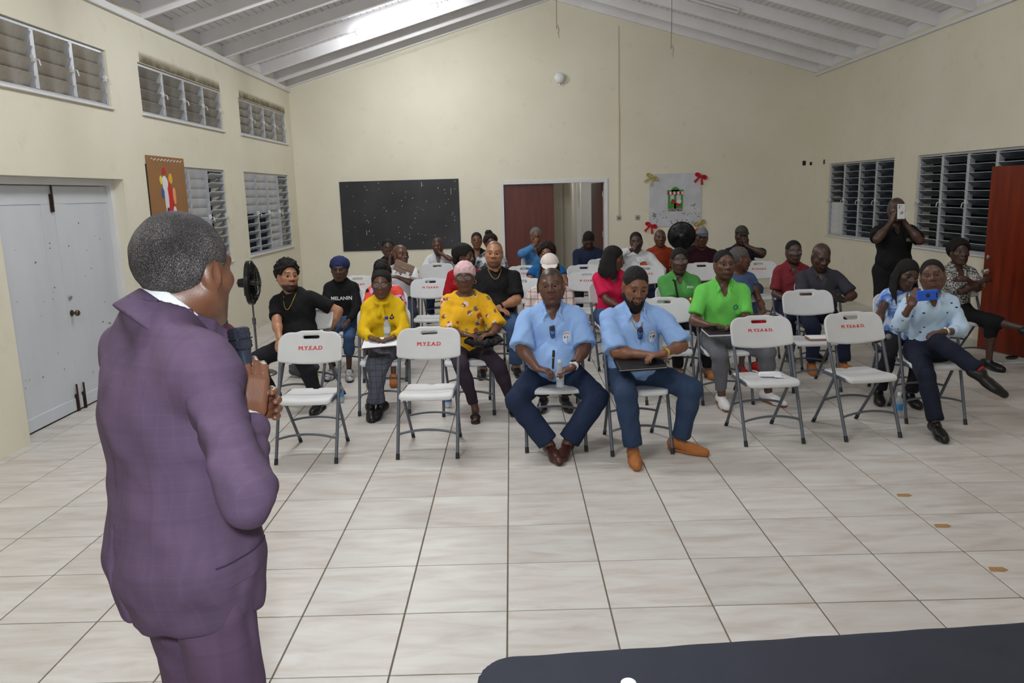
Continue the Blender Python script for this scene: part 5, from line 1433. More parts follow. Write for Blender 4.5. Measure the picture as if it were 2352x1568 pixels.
for sg in (-1, 1): MB().tube([tuple(P.hp(sg*.083+.011*math.cos(t), -.006, -.045+.013*math.sin(t))) for t in np.linspace(0, 2*PI, 13)], .0022, 6, False).build('earring', M_GOLD, P.o)
seat_for(P, 'white folding chair under the woman in yellow floral blouse')
P = ALL['DD'] = Person('woman in plain yellow bow blouse and glasses with a folder', -1.12, 3.70, 2, 1.268, sex='f', girth=.98, lean=2, head=(0, 3, 0), hs=1.04, skin='d', seed=9)
P.hand_w('R', -1.19, 3.40, .70, d=(.8, .45, -.05), n=(.2, .1, -1), curl=.65).hand_w('L', -.99, 3.39, .70, d=(-.8, .45, -.05), n=(-.2, .1, -1), curl=.65)
P.foot_w('R', -1.13, 3.36, .10, d=(-.35, 1, -.2), pole=(-.1, 1, .6)).foot_w('L', -1.22, 3.34, .10, d=(.2, 1, -.2), pole=(.1, 1, .6))
P.body(scalp=.9); M_YEL = cloth('mustard_yellow', (224, 184, 26), (212, 172, 18), bump=.2)
sh = P.top(M_YEL, sleeve=1.9, flare=.012, neck='crew', fold=.005, name='blouse', i=.018)
S = SDF(); S.cone(P.tp(0, .125, .47), P.tp(-.055, .125, .475), .010, .020, .01); S.cone(P.tp(0, .125, .47), P.tp(.055, .125, .475), .010, .020, .01); S.ell(P.tp(0, .13, .47), (.018, .016, .018)); S.cone(P.tp(0, .13, .46), P.tp(-.03, .17, .36), .012, .02, .01); S.cone(P.tp(0, .13, .46), P.tp(.025, .17, .34), .012, .02, .01); P.add('bow', S, M_YEL, .007)
P.stick(sh, [(.10, .31), (.075, .325), (.09, .345), (.1, .37), (.11, .345), (.125, .325)], M_BLACKP, 'brooch', .006); P.oval(sh, .1, .333, .008, .008, M_STEEL, 'brooch_stone', .008)
P.pants(plaid('grey_check_cloth', (84, 86, 98), (44, 46, 56), (108, 110, 120), 120, .85, .1), i=.012, flare=.006); P.shoes(M_BSHOE, L=.26)
P.hair_cap(H_BLACK, .009, front=.104, lump=.001); P.hair_puff(H_BLACK, (0, -.05, .135), (.05, .05, .04)); P.glasses(M_SPECS, M_LENS)
seat_for(P, 'white folding chair under the woman in plain yellow blouse')
P = ALL['FF'] = Person('young bearded man in black t-shirt turned sideways on his chair', -2.06, 4.05, -18, 1.333, girth=1.2, belly=.04, lean=2, side=-7, twist=6, head=(54, -4, 4), hs=1.07, skin='l', seed=10)
P.hand_w('R', -2.08, 3.70, .66, d=(.3, .8, -.5), n=(.5, 0, -1), pole=(-1, -.2, -.5)).hand_w('L', -1.72, 4.02, .64, d=(-.3, .2, -1), n=(-.6, .5, 0), pole=(1, -.5, .4))
P.foot_w('R', -2.28, 3.98, .085, d=(-.3, 1, 0), pole=(-.4, 1, .5)).foot_w('L', -1.74, 3.62, .085, d=(.2, 1, 0))
P.body(stubble=1.0, brow=1.1, scalp=.9); sh = P.top(M_BLACKC, sleeve=.75, flare=.008, neck='crew', fold=.004); P.pants(M_DARKTR, flare=.004); P.shoes(M_BSHOE, M_BSOLE)
P.hair_cap(H_BLACK, .012, front=.104, vol=(.008, .012, .026), lump=.008); P.chain(M_GOLD, .36, .003, .13, .075)
seat_for(P, 'white folding chair under the young man turned sideways', dx=.1, dy=.0)
P = ALL['EE'] = Person('person in navy headwrap and black printed long-sleeved top', -1.82, 5.20, 4, 1.277, sex='m', girth=.88, lean=4, head=(0, 4, 0), hs=1.0, skin='dd', seed=11)
P.hand('R', (-.1, .25, .62), d=(.4, .8, -.2)).hand('L', (.1, .25, .62), d=(-.4, .8, -.2))
P.foot_w('R', -1.92, 4.95, .085).foot_w('L', -1.72, 4.88, .085)
P.body(scalp=.9); sh = P.top(M_BLACKC, sleeve=1.92, neck='crew', fold=.003); P.print_(sh, 'MELANIN', .01, .315, .060, M_WHITEC, .0015)
P.pants(M_JEANSL, to=.55); P.shoes(mat('black_white_trainer', srgb(34, 34, 36), .5, var=1.0, vscale=40, col2=srgb(220, 220, 220)), M_BSOLE); P.wrap(cloth('navy_wrap', (36, 44, 88), (26, 32, 66)), puff=(0, -.05, .045), pr_=(.100, .100, .078))
seat_for(P, 'white folding chair under the person in navy headwrap', dy=.1)
# --- third and fourth rows
P = ALL['CC'] = Person('woman in bright floral dress with black hair bun', -1.31, 4.95, 2, 1.225, sex='f', girth=1.16, lean=4, head=(-4, 6, 0), skin='d', seed=12)
P.sit(.1, .36).lap(); P.body(scalp=.9); P.top(floral_multi(), sleeve=.6, flare=.03, neck='crew', fold=.003, name='dress'); P.pants(M_BLACKC, to=.5, name='skirt'); P.shoes(M_TAN, L=.24); P.hair_cap(H_BLACK, .012, lump=.002); P.hair_puff(H_BLACK, (-.01, -.03, .105), (.072, .07, .05))
seat_for(P, 'white folding chair under the woman in bright floral dress')
P = ALL['K'] = Person('woman in green polo with glasses and black shoulder strap', 1.80, 4.80, 0, 1.306, sex='f', girth=1.16, belly=.03, lean=1, head=(-3, 2, 0), hs=1.05, skin='dd', seed=13)
P.hand('R', (.10, .18, .80), d=(.95, .15, -.1), n=(0, -.2, -1), curl=.5, pole=(-1, -.2, -.6)).hand('L', (.02, .22, .73), d=(-.9, .3, -.3), n=(0, -.2, -1), curl=.6, pole=(1, -.2, -.6))
P.foot_w('R', 1.75, 4.55, .085).foot_w('L', 2.05, 4.52, .085)
P.body(scalp=.9); sh = P.top(cloth('leaf_green', (84, 152, 78), (74, 140, 68)), sleeve=.8, flare=.012, neck='polo', fold=.003, i=.017); P.print_(sh, 'PWA', .10, .375, .034, M_WHITEC, .001, .2)
P.stick(sh, [(-.085, .46), (-.060, .46), (-.02, .13), (-.045, .13)], M_BLACKC, 'bag_strap', .004, [(0, 1, 2, 3)])
MB().tube([tuple(P.tp(-.075+.055*t, .14+.05*math.sin(t*2.4), .46-.34*t)) for t in np.linspace(0, 1, 8)], .010, 6).build('bag_strap', M_BLACKP, P.o)
P.pants(M_BLACKC); P.shoes(M_TAN); P.hair_cap(H_BLACK, .008, front=.102, back=-.04); P.glasses(M_SPECS, M_LENS, (.026, .020)); P.watch('R', M_GOLD)
seat_for(P, 'white folding chair under the woman in green polo')
P = ALL['J'] = Person('grey-haired woman in slate blue top and red skirt looking away', 2.46, 4.90, 12, 1.293, sex='f', girth=1.0, lean=4, head=(76, 4, 4), skin='d', seed=14)
P.hand('R', (-.06, .24, .63), d=(.5, .8, -.1)).hand('L', (.16, .22, .64), d=(-.7, .6, -.1))
P.foot_w('R', 2.40, 4.55, .085).foot_w('L', 2.56, 4.50, .12)
P.body(scalp=.9); P.top(cloth('slate_blue', (74, 92, 128), (66, 82, 116)), sleeve=.28, flare=.02, neck='wide', fold=.003); P.pants(cloth('red_skirt', (198, 26, 34)), to=.3, name='skirt', i=.02); P.shoes(cloth('red_shoe', (176, 32, 32)), M_WSHOE, L=.24)
P.hair_cap(H_GREY, .008, front=.102, lump=.0015); seat_for(P, 'white folding chair under the grey-haired woman')
P = ALL['H'] = Person('bald man in dark grey polo looking down at a phone', 3.31, 4.90, -4, 1.303, girth=1.24, belly=.05, lean=5, head=(4, 22, 2), hs=1.08, skin='dd', seed=15)
P.hand('R', (-.02, .26, .76), d=(.8, .5, .1), n=(0, -.2, 1), curl=.6, pole=(-1, -.2, -.5)).hand('L', (.16, .26, .74), d=(-.8, .5, .1), n=(0, -.3, 1), curl=.6, pole=(1, -.2, -.5))
P.foot('R', (-.14, .30, .085)).foot('L', (.16, .36, .10), d=(.3, 1, 0))
P.body(stubble=.3, scalp=.25); P.top(cloth('charcoal', (58, 58, 66), (50, 50, 58)), sleeve=.85, flare=.014, neck='polo', fold=.004); P.pants(denim('ink', (34, 40, 60), (26, 32, 48))); P.shoes(M_TAN, M_GUM); seat_for(P, 'white folding chair under the man in dark grey polo')
P = ALL['I'] = Person('man in maroon button shirt and glasses against the corner wall', 3.27, 5.60, 0, 1.300, girth=.95, lean=2, head=(-2, 2, 0), skin='dd', seed=16)
P.sit(.14, .34).lap(); P.body(scalp=.8, stubble=.3); P.top(cloth('maroon_check', (128, 46, 52), (110, 36, 42), vs=60, var=.6), sleeve=.85, flare=.014, neck='polo', fold=.003); P.pants(M_NAVY); P.shoes(M_BSHOE); P.glasses(M_SPECS, M_LENS); P.hair_cap(H_BLACK, .003); seat_for(P, 'white folding chair under the man in maroon button shirt')
P = ALL['L'] = Person('woman in crimson polo with braids turned to her neighbour', 1.17, 5.20, 10, 1.312, sex='f', girth=1.12, lean=6, side=2, head=(68, 12, 4), hs=1.05, skin='d', seed=17)
P.hand('R', (.06, .27, .66), d=(.7, .6, -.1), pole=(-1, -.3, -.3)).hand('L', (.14, .27, .64), d=(-.6, .7, -.1))
P.foot_w('R', 1.06, 4.85, .085).foot_w('L', 1.3, 4.85, .085)
P.body(scalp=.9); P.top(cloth('crimson', (206, 32, 78), (190, 24, 66)), sleeve=.8, flare=.012, neck='polo', fold=.003, i=.017); P.pants(M_JEANSL); P.shoes(M_BSHOE, L=.25); P.hair_locs(H_BLACK, 40, .17, .010, seed=4); seat_for(P, 'white folding chair under the woman in crimson polo')
P = ALL['W'] = Person('man in black t-shirt with gold chain and receding hair', -.13, 5.25, 4, 1.408, girth=1.26, belly=.05, lean=0, side=0, head=(-6, -2, 3), hs=1.10, skin='l', seed=18)
P.hand('R', (.0, .24, .70), d=(.7, .6, -.1)).hand('L', (.02, .26, .72), d=(-.9, .3, -.1), pole=(1, -.2, -.5)); P.sit(.18, .36)
P.body(stubble=.6, scalp=.55, hairline=.115, haircol=(46, 36, 32)); P.top(M_BLACKC, sleeve=.85, flare=.016, neck='crew', fold=.004); P.pants(M_JEANSL); P.shoes(M_BSHOE); P.chain(M_GOLD, .425, .005, .115, .075); P.watch('L', M_BLACKP, M_BLACKP)
seat_for(P, 'white folding chair under the man with the gold chain')
P = ALL['X'] = Person('woman in red dress with short black hair turned away', -.50, 6.0, 8, 1.318, sex='f', girth=1.06, lean=4, head=(58, 6, 4), hs=1.06, skin='d', seed=19)
P.sit(.1, .34).lap(); P.body(scalp=.9); P.top(cloth('red_dress', (164, 18, 34), (146, 12, 28)), sleeve=.9, flare=.02, neck='wide', fold=.003, name='dress'); P.pants(cloth('red_dress', (164, 18, 34)), to=.4, name='skirt'); P.shoes(M_BSHOE, L=.25)
P.hair_cap(H_BLACK, .020, vol=(.01, .02, .01), lump=.002, back=-.085); P.hair_puff(H_BLACK, (-.02, -.075, -.045), (.06, .045, .055)); seat_for(P, 'white folding chair under the woman in red dress')
P = ALL['T'] = Person('woman in royal blue flutter-sleeve top with curly dark hair', .50, 6.60, 0, 1.273, sex='f', girth=1.2, lean=2, head=(-2, 2, 0), hs=1.02, skin='m', seed=20)
P.hand('R', (-.16, .22, .62), d=(.5, .8, -.1), pole=(-1.2, -.2, -.3)).hand('L', (.16, .22, .62), d=(-.5, .8, -.1), pole=(1.2, -.2, -.3)); P.sit(.1, .34)
P.body(scalp=.9); P.top(cloth('royal_blue', (24, 92, 150), (16, 80, 136)), sleeve=.38, flare=.05, neck='wide', fold=.004); P.pants(M_DARKTR); P.shoes(M_BSHOE, L=.25); P.hair_cap(H_BROWN, .022, vol=(.018, .02, .014), lump=.006, front=.104, back=-.07); P.glasses(M_SPECS); seat_for(P, 'white folding chair under the woman in royal blue top')
P = ALL['AA'] = Person('bald man in white shirt with a hand raised to his ear', -1.365, 6.75, 4, 1.304, girth=1.12, lean=2, side=2, head=(38, -3, 4), hs=1.07, skin='d', seed=21)
P.hand('R', (-.115, .06, 1.085), d=(.15, .1, 1), n=(.9, -.1, 0), curl=.2, pole=(-.6, .8, -.9)).hand('L', (-.02, .22, .92), d=(-.95, .2, .1), n=(0, -.5, -1), curl=.5, pole=(1, .1, -.7)); P.sit(.16, .36)
P.body(stubble=.25, scalp=.1); P.top(M_WHITEC, sleeve=.9, flare=.018, neck='polo', fold=.004); P.pants(cloth('slate_trousers', (62, 66, 78))); P.shoes(M_BSHOE); seat_for(P, 'white folding chair under the bald man in white shirt')
# --- back rows
P = ALL['BB'] = Person('young man in black shirt behind the bald man', -1.68, 7.75, 4, 1.330, girth=.86, lean=2, head=(10, 0, 0), skin='dd', seed=22)
P.sit(.1, .34).lap(); P.body(scalp=.9); P.top(M_BLACKC, sleeve=.8, fold=.003); P.pants(M_DARKTR); P.shoes(M_BSHOE); P.hair_cap(H_BLACK, .004); seat_for(P, 'white folding chair under the young man in black')
P = ALL['Z'] = Person('man in white v-neck t-shirt resting chin on hand', -1.09, 8.95, 0, 1.265, girth=1.02, lean=6, side=-2, head=(-6, 8, -6), skin='d', seed=23)
P.hand('R', (-.05, .2, .85), d=(.8, .4, .1), pole=(-1, -.2, -.6)).hand('L', (.0, .16, 1.055), d=(-.35, .25, .9), n=(-.2, -.9, .2), curl=.9, pole=(1, .3, -.6)); P.sit(.14, .34)
P.body(stubble=.4, scalp=.5); P.top(M_WHITEC, sleeve=.8, neck='v', fold=.003); P.pants(M_JEANS); P.shoes(M_BSHOE); P.glasses(M_BLACKP); seat_for(P, 'white folding chair under the man in white v-neck')
P = ALL['Y1'] = Person('woman in black v-neck top and glasses beside the doorway', -.47, 8.75, 4, 1.340, sex='f', girth=1.02, lean=2, head=(-4, 0, -2), skin='m', seed=24)
P.sit(.1, .34).lap(); P.body(scalp=.9); P.top(M_BLACKC, sleeve=.9, neck='v', fold=.003); P.pants(M_DARKTR); P.shoes(M_BSHOE, L=.25); P.hair_cap(H_BLACK, .004, back=-.03); P.glasses(M_SPECS); seat_for(P, 'white folding chair under the woman in black v-neck')
P = ALL['Y2'] = Person('woman in white and red patterned top with a high black bun', -.24, 8.1, 4, 1.335, sex='f', girth=1.06, lean=2, head=(6, 2, 0), skin='d', seed=25)
P.sit(.1, .34).lap(); P.body(scalp=.9); P.top(mat('white_black_red_cloth', srgb(216, 214, 218), .85, var=3, vscale=7, col2=srgb(40, 44, 48)), sleeve=.9, fold=.003); P.pants(cloth('red_skirt', (198, 26, 34)), to=.5, name='skirt'); P.shoes(M_BSHOE, L=.25); P.hair_cap(H_BROWN, .016, vol=(.01, .01, .01), lump=.003, back=-.07); P.hair_puff(H_BLACK, (-.02, -.04, .135), (.052, .05, .045)); seat_for(P, 'white folding chair under the woman with the high bun')
P = ALL['S'] = Person('white-haired man in blue denim shirt with hand at his mouth', .45, 9.15, 0, 1.366, girth=1.0, lean=4, head=(6, 6, 2), skin='m', seed=26)
P.hand('R', (-.02, .17, 1.105), d=(.25, .2, .95), n=(.1, -1, .2), curl=.95, pole=(-1, .2, -.6)).hand('L', (.02, .22, .75), d=(-.9, .3, 0), pole=(1, -.2, -.6)); P.sit(.14, .34)
P.body(stubble=.2, scalp=.8, haircol=(120, 114, 110)); P.top(cloth('denim_shirt', (84, 140, 194), (72, 126, 180)), sleeve=1.85, neck='polo', fold=.004); P.pants(cloth('khaki', (140, 128, 106))); P.shoes(M_BSHOE); P.hair_cap(H_SALT, .010, front=.104, lump=.001); P.glasses(M_SPECS); seat_for(P, 'white folding chair under the white-haired man')
P = ALL['R'] = Person('man in navy sweatshirt bowing his head by the doorway', 1.27, 9.05, -4, 1.275, girth=1.2, lean=20, head=(8, 42, 4), hs=1.05, skin='dd', seed=27)
P.hand('R', (-.06, .36, .62), d=(.6, .7, -.2)).hand('L', (.06, .36, .62), d=(-.6, .7, -.2)); P.sit(.16, .34)
P.body(scalp=.9); P.top(cloth('navy_sweat', (34, 44, 70), (28, 36, 60)), sleeve=1.85, fold=.004, i=.018); P.pants(M_DARKTR); P.shoes(M_BSHOE); P.hair_cap(H_BLACK, .004, front=.09); seat_for(P, 'white folding chair under the man bowing his head')
P = ALL['M'] = Person('man in white t-shirt with orange oval logo touching his face', 1.80, 7.65, 0, 1.336, girth=1.12, lean=2, side=-3, head=(-10, 2, -6), skin='dd', seed=28)
P.hand('R', (-.10, .10, 1.10), d=(.5, .1, .85), n=(.6, -.4, 0), curl=.8, pole=(-1, .1, -.3)).hand('L', (.18, .22, .70), d=(-.4, .8, -.1), pole=(1, -.2, -.6)); P.sit(.16, .34)
P.body(scalp=.9, stubble=.3); sh = P.top(M_WHITEC, sleeve=1.75, neck='crew', fold=.004); P.oval(sh, .075, .345, .060, .036, M_BLACKP); P.oval(sh, .075, .345, .050, .028, mat('logo_orange', srgb(206, 76, 34), .8), 'badge_centre', .0035); P.stick(sh, [(.012, .337), (.138, .337), (.138, .353), (.012, .353)], mat('logo_cream', srgb(226, 216, 190), .8), 'badge_bar', .005)
P.pants(M_JEANS); P.shoes(M_BSHOE); P.chain(M_STEEL, .37, .0025, .13); P.hair_cap(H_BLACK, .003); seat_for(P, 'white folding chair under the man with the orange logo')
P = ALL['N'] = Person('man in rust orange t-shirt seated by the black fan', 2.33, 8.70, 0, 1.308, girth=1.0, lean=2, head=(0, 0, 2), skin='d', seed=29)
P.sit(.14, .34).lap(); P.body(scalp=.25, stubble=.2); P.top(cloth('rust', (150, 56, 28), (132, 46, 22)), sleeve=.85, fold=.003); P.pants(M_DARKTR); P.shoes(M_BSHOE); seat_for(P, 'white folding chair under the man in rust orange')
P = ALL['O'] = Person('man in grey cap and dark plum shirt beside the fan', 2.76, 7.85, 0, 1.345, girth=1.14, lean=2, head=(-6, 2, 4), skin='d', seed=30)
P.sit(.14, .34).lap(); P.body(stubble=.2); P.top(cloth('plum', (54, 20, 34), (44, 14, 26)), sleeve=.9, fold=.003); P.pants(M_DARKTR); P.shoes(M_BSHOE); P.hair_cap(H_BLACK, .004); P.capw(cloth('grey_cap', (126, 128, 134)), cloth('grey_brim', (96, 98, 106)), up=.004); seat_for(P, 'white folding chair under the man in grey cap')
P = ALL['O2'] = Person('person in red cap half hidden behind the grey cap', 2.90, 8.65, 0, 1.295, girth=1.0, lean=2, head=(-10, 4, 0), skin='d', seed=31)
P.sit(.14, .34).lap(); P.body(scalp=.9); P.top(M_BLACKC, sleeve=.9, fold=.003); P.pants(M_DARKTR); P.capw(cloth('red_cap', (188, 22, 26)), up=.004); seat_for(P, 'white folding chair under the person in red cap')
P = ALL['P'] = Person('man in dark cap and navy polo leaning his face on a hand', 3.34, 7.90, -2, 1.358, girth=1.08, lean=6, head=(2, 6, 2), skin='dd', seed=32)
P.hand('R', (-.12, .24, .76), d=(.8, .4, 0), pole=(-1, -.2, -.5)).hand('L', (.02, .18, 1.10), d=(-.2, .15, .95), n=(-.2, -1, .2), curl=.9, pole=(1, .2, -.5)); P.sit(.16, .34)
P.body(stubble=.3); P.top(M_NAVY, sleeve=.9, neck='polo', fold=.003); P.pants(M_JEANSL); P.shoes(M_BSHOE); P.hair_cap(H_BLACK, .004); P.capw(cloth('olive_cap', (74, 70, 62)), cloth('olive_brim', (60, 56, 50)), up=.004); P.glasses(M_DARKLENS); seat_for(P, 'white folding chair under the man in dark cap')
# --- person seated behind the speaker, seen past his chest
P = ALL['GG'] = Person('person in maroon shirt seated behind the speaker', -2.46, 2.76, 18, 1.285, girth=1.1, lean=8, head=(10, 12, 0), skin='l', seed=33)
P.hand_w('L', -2.20, 2.52, .755, d=(-.5, .8, -.2), curl=.7, elbow=(-1.98, 2.72, .80)).hand_w('R', -2.5, 2.45, .66, d=(.4, .8, -.2))
P.sit(.16, .34); P.body(stubble=.4, scalp=.9); P.top(cloth('maroon', (88, 36, 52), (72, 26, 42)), sleeve=.95, flare=.014, neck='polo', fold=.004); P.pants(M_DARKTR); P.shoes(M_BSHOE, M_BSOLE); P.hair_cap(H_BLACK, .004); P.watch('L', M_BLACKP, M_BLACKP); seat_for(P, 'white folding chair under the person in maroon shirt', text='short')
# --- standing man filming at the right
P = ALL['G'] = Person('standing man in black polo filming with a white phone', 4.42, 5.62, -6, 1.745, girth=1.12, belly=.03, lean=0, head=(-6, 2, 0), skin='dd', seed=34, hip=(0, 0, .93), hs=1.04)
P.hand('R', (-.115, .24, 1.50), d=(.15, .05, 1), n=(.8, -.2, .1), curl=.5, pole=(-.8, .2, -1)).hand('L', (.02, .24, 1.47), d=(-.3, .1, .95), n=(-.8, -.2, .1), curl=.5, pole=(.8, .2, -1))
P.foot('R', (-.12, .0, .085)).foot('L', (.12, .02, .085)); P.body(scalp=.3); sh = P.top(M_BLACKC, sleeve=.8, flare=.012, neck='polo', fold=.004); P.oval(sh, .10, .34, .02, .02, mat('patch_grey', srgb(130, 126, 110), .8)); P.pants(M_BLACKC, i=.018); P.shoes(M_BSHOE); P.glasses(M_SPECS, M_LENS)
# --- empty chairs
chair(-1.484, 2.40, -1, 'empty white folding chair in front, leftmost of the front row', 'short')
chair(-.59, 2.44, -2, 'empty white folding chair between the yellow blouses, front row', 'short')
chair(1.985, 2.545, 4, 'empty front chair with a folded paper on its seat', 'long')
chair(2.735, 2.61, 8.5, 'empty front chair nearest the man with blue phone', 'long')
chair(2.89, 4.03, 0, 'empty chair without lettering holding a brown notebook', None)
chair(1.47, 3.76, 0, 'empty chair behind the right shoulder of bearded man', None)
chair(-1.93, 6.60, 0, 'empty lettered chair behind the person in navy headwrap', 'long')
chair(-1.05, 8.18, 0, 'empty chair with clear plastic bags on its seat', None)
chair(-.93, 6.04, 2, 'empty lettered chair right of the bald man in white', 'long')
chair(.24, 7.40, 0, 'empty lettered chair in front of the white-haired man', 'long')
chair(.17, 5.80, 0, 'empty chair right of the man with gold chain', None)
chair(1.05, 7.28, 0, 'empty chair behind another one, left of crimson polo', None)
chair(1.0, 6.32, 0, 'empty lettered chair left of the woman in crimson', 'long')
chair(1.42, 8.18, 0, 'empty chair in front of the man bowing his head', None)
chair(1.83, 6.92, 0, 'empty lettered chair in front of the orange logo', 'long')
chair(2.62, 7.12, 0, 'empty chair in front of the man in grey cap', None)
chair(3.40, 7.15, 0, 'empty lettered chair in front of the man in dark cap', 'long')
# ------------------------------------------------------------------ the speaker, standing with his back to the camera
M_SUIT = plaid('plum_check_suiting', (88, 69, 91), (76, 60, 82), (96, 77, 97), 90, .80, .2, base2=(79, 62, 83), kf=.5, wr=1.0)
M_SUITT = plaid('plum_check_trousers', (86, 66, 88), (76, 58, 80), (94, 74, 94), 90, .80, .2, kf=.5, wr=1.0)
def salt_pepper():
    m, N, L, b, vec = _nodes('salt_and_pepper_hair')
    mp = N.new('ShaderNodeMapping'); mp.inputs['Scale'].default_value = (1, 1, .55); L.new(vec, mp.inputs['Vector'])
    big = _noi(N, L, vec, 9, 3); fine = _noi(N, L, mp.outputs[0], 620, 3)
    ad = N.new('ShaderNodeMath'); ad.operation = 'MULTIPLY_ADD'; ad.inputs[1].default_value = .45; L.new(big, ad.inputs[0]); L.new(fine, ad.inputs[2])
    L.new(_ramp(N, L, ad.outputs[0], [(.60, (30, 27, 28)), (.76, (62, 56, 56)), (.86, (112, 106, 104)), (.98, (150, 146, 144))]), b.inputs['Base Color'])
    bp = N.new('ShaderNodeBump'); bp.inputs['Strength'].default_value = .9; bp.inputs['Distance'].default_value = .004; L.new(fine, bp.inputs['Height']); L.new(bp.outputs[0], b.inputs['Normal'])
    b.inputs['Roughness'].default_value = .75; return m
M_SP = salt_pepper()
P = ALL['HH'] = Person('man in plum checked suit speaking with a microphone, back turned', -.722, -1.475, 138, 1.886, girth=1.04, belly=.0, lean=2, head=(20, 6, 2), hs=1.08, skin=(112, 72, 52), seed=41, hip=(0, 0, 1.07), shw=.92, hf=.05, sc=1.115)
P.hh = .0036; P.hb = .008; P.armk = .62
P.hand_w('R', -.575, -1.565, 1.405, d=(.15, .3, 1), n=(1, .3, -.1), curl=.75, thumb=.7, elbow=(-.49, -1.78, 1.26)).hand_w('L', -.66, -1.47, 1.41, d=(-.75, .55, .1), n=(-.6, -.8, 0), curl=.6, thumb=.6, pole=(.9, -.2, -.8))
P.foot('R', (-.12, 0, .085)).foot('L', (.12, .03, .085))
P.body(stubble=.25, scalp=.9)
def skirts(S):
    S.ell(P.H+LF(0, .015, -.06), (.205, .175, .28), None, .06)
    S.box(P.H+LF(0, -.25, -.02), (.005, .14, .13), .002, None, .006, 'sub')
    S.plane((0, 0, .915), (0, 0, -1), .006)
jk = P.top(M_SUIT, sleeve=.12, i=.024, flare=.0, neck='polo', fold=.003, name='jacket', extra=skirts, h=.0065, collar=M_SUIT)
nb = P.tp(0, -.014, .505); ax = nz(P.hp(0, -.018, -.055)-nb)
for nm, m_, z0_, z1_, r0_, r1_, ri in (('jacket_collar', M_SUIT, -.03, .040, .108, .086, .072), ('shirt_collar', M_WHITEC, -.01, .068, .088, .077, .066)):
    S = SDF(); S.flat(nb+ax*z0_, nb+ax*z1_, r0_, r1_, .0, .004); S.cone(nb-ax*.05, nb+ax*.12, ri, ri, .003, 'sub')
    S.cone(nb+P.Rt@LF(0, .05, .08), nb+P.Rt@LF(0, .12, -.03), .05, .02, .004, 'sub'); P.add(nm, S, m_, .005)
for k in P.arm:
    a = P.arm[k]; sh_, E0, W0 = P.sh[k], a['E'], a['W']; r = P.s*.93; u = nz(W0-E0)
    S = SDF(); S.cone(sh_, sh_*.85+E0*.15, .056*r, .058*r, .03); S.cone(sh_*.85+E0*.15, E0, .058*r, .050*r, .03); S.cone(E0, E0+u*.02, .051*r, .051*r, .02); S.flat(E0, W0-u*.035, .051*r, .047, .03, .004)
    S.func(folds(.0035, 77, .10)); P.add('sleeve', S, M_SUIT, .0065)
    S = SDF(); S.flat(W0-u*.06, W0-u*.018, .044, .042, .004, .003); P.add('cuff', S, M_WHITEC, .006)
    for q_ in range(3): MB().lathe([(.007, 0), (.007, .004), (0, .005)], 10, c=tuple(W0-u*(.05+.02*q_)-a['n']*.052), R=Vector(tuple(-a['n'])).to_track_quat('Z', 'Y').to_matrix()).build('cuff_button', M_BLACKP, P.o)
P.pants(M_SUITT, i=.004, flare=.02, fold=.004); P.shoes(M_BSHOE, L=.31)
P.hair_cap(M_SP, .0065, front=.096, back=-.092, lump=.0006)
S = SDF(); S.ell(P.hp(0, .070, -.106), np.array([.034, .024, .02])*P.hs, P.Rh, .01); S.ell(P.hp(0, .105, -.06), np.array([.024, .022, .014])*P.hs, P.Rh, .005, 'sub'); P.add('beard', S, M_SP, .0045)
P.patch(jk, (-.205, .06, 1.06), (.25, 1, .04), (0, 0, 1), .085, .028, M_SUIT, 'pocket_flap', .005)
P.patch(jk, (-.2, .06, 1.09), (.25, 1, .04), (0, 0, 1), .088, .0022, mat('dark_seam', srgb(46, 34, 52), .9), 'pocket_seam', .0055)
P.patch(jk, (0, -.2, 1.27), (1, 0, 0), (0, 0, 1), .0012, .24, MATS['dark_seam'], 'back_seam', .0012, 1)

# ------------------------------------------------------------------ things held, worn or lying about
def obj_at(name, loc, label, cat, rot=(0, 0, 0), group=None):
    o = empty(name, loc); o.rotation_euler = rot; tag(o, label, cat, group); return o
def mic_thing(p0, p1, label, head='square', r=.021, body=M_BLACKP, grille=None, text=None):
    a, b = Vector(p0), Vector(p1); L_ = (b-a).length
    o = obj_at('microphone', a, label, 'microphone'); o.rotation_euler = (b-a).to_track_quat('Z', 'Y').to_euler()
    MB().lathe([(r*.72, 0), (r*.8, .01), (r*.85, L_*.3), (r*1.05, L_*.68), (r*1.15, L_*.72), (r*.9, L_*.73)], 18).build('handle', body, o)
    if head == 'square':
        S = SDF(); S.box((0, 0, L_*.86), (.0215, .0215, L_*.15), .010, None, .0); 
        S.func(lambda p, d: d+.0016*np.sin(np.sqrt((p[:, 0]*.8)**2+(p[:, 2]-L_*.86)**2)*900)); sdf_obj('grille', S, .0035, grille, o)
        MB().box((-.0228, -.0228, L_*.845), (.0228, .0228, L_*.862), .003).build('band', M_BLACKP, o)
    else:
        S = SDF(); S.ell((0, 0, L_*.86), (r*1.45, r*1.45, r*1.5)); sdf_obj('grille', S, .005, grille, o)
    return o
M_GRILLE = mat('dark_steel_mesh', srgb(52, 54, 66), .4, metal=.5, bump=.6, bscale=500); M_MICB = mat('gunmetal', srgb(70, 76, 92), .25, metal=.7)
mc = mic_thing((-.572, -1.525, 1.42), (-.600, -1.505, 1.615), 'dark handheld microphone in the hands of the suited man', 'square', .019, M_MICB, M_GRILLE)
MB().box((-.009, -.0205, .07), (.009, -.012, .125), .002).build('display', mat('mic_display', srgb(16, 16, 22), .15), mc)
link('lettering', text_mesh('Gem', .012, mat('mic_orange', srgb(220, 90, 30), .5), .0003), mc, (0, -.0212, .09), (PI/2, 0, 0))
E_ = ALL['E']; w_ = E_.world(E_.arm['R']['W']+E_.arm['R']['d']*.08)
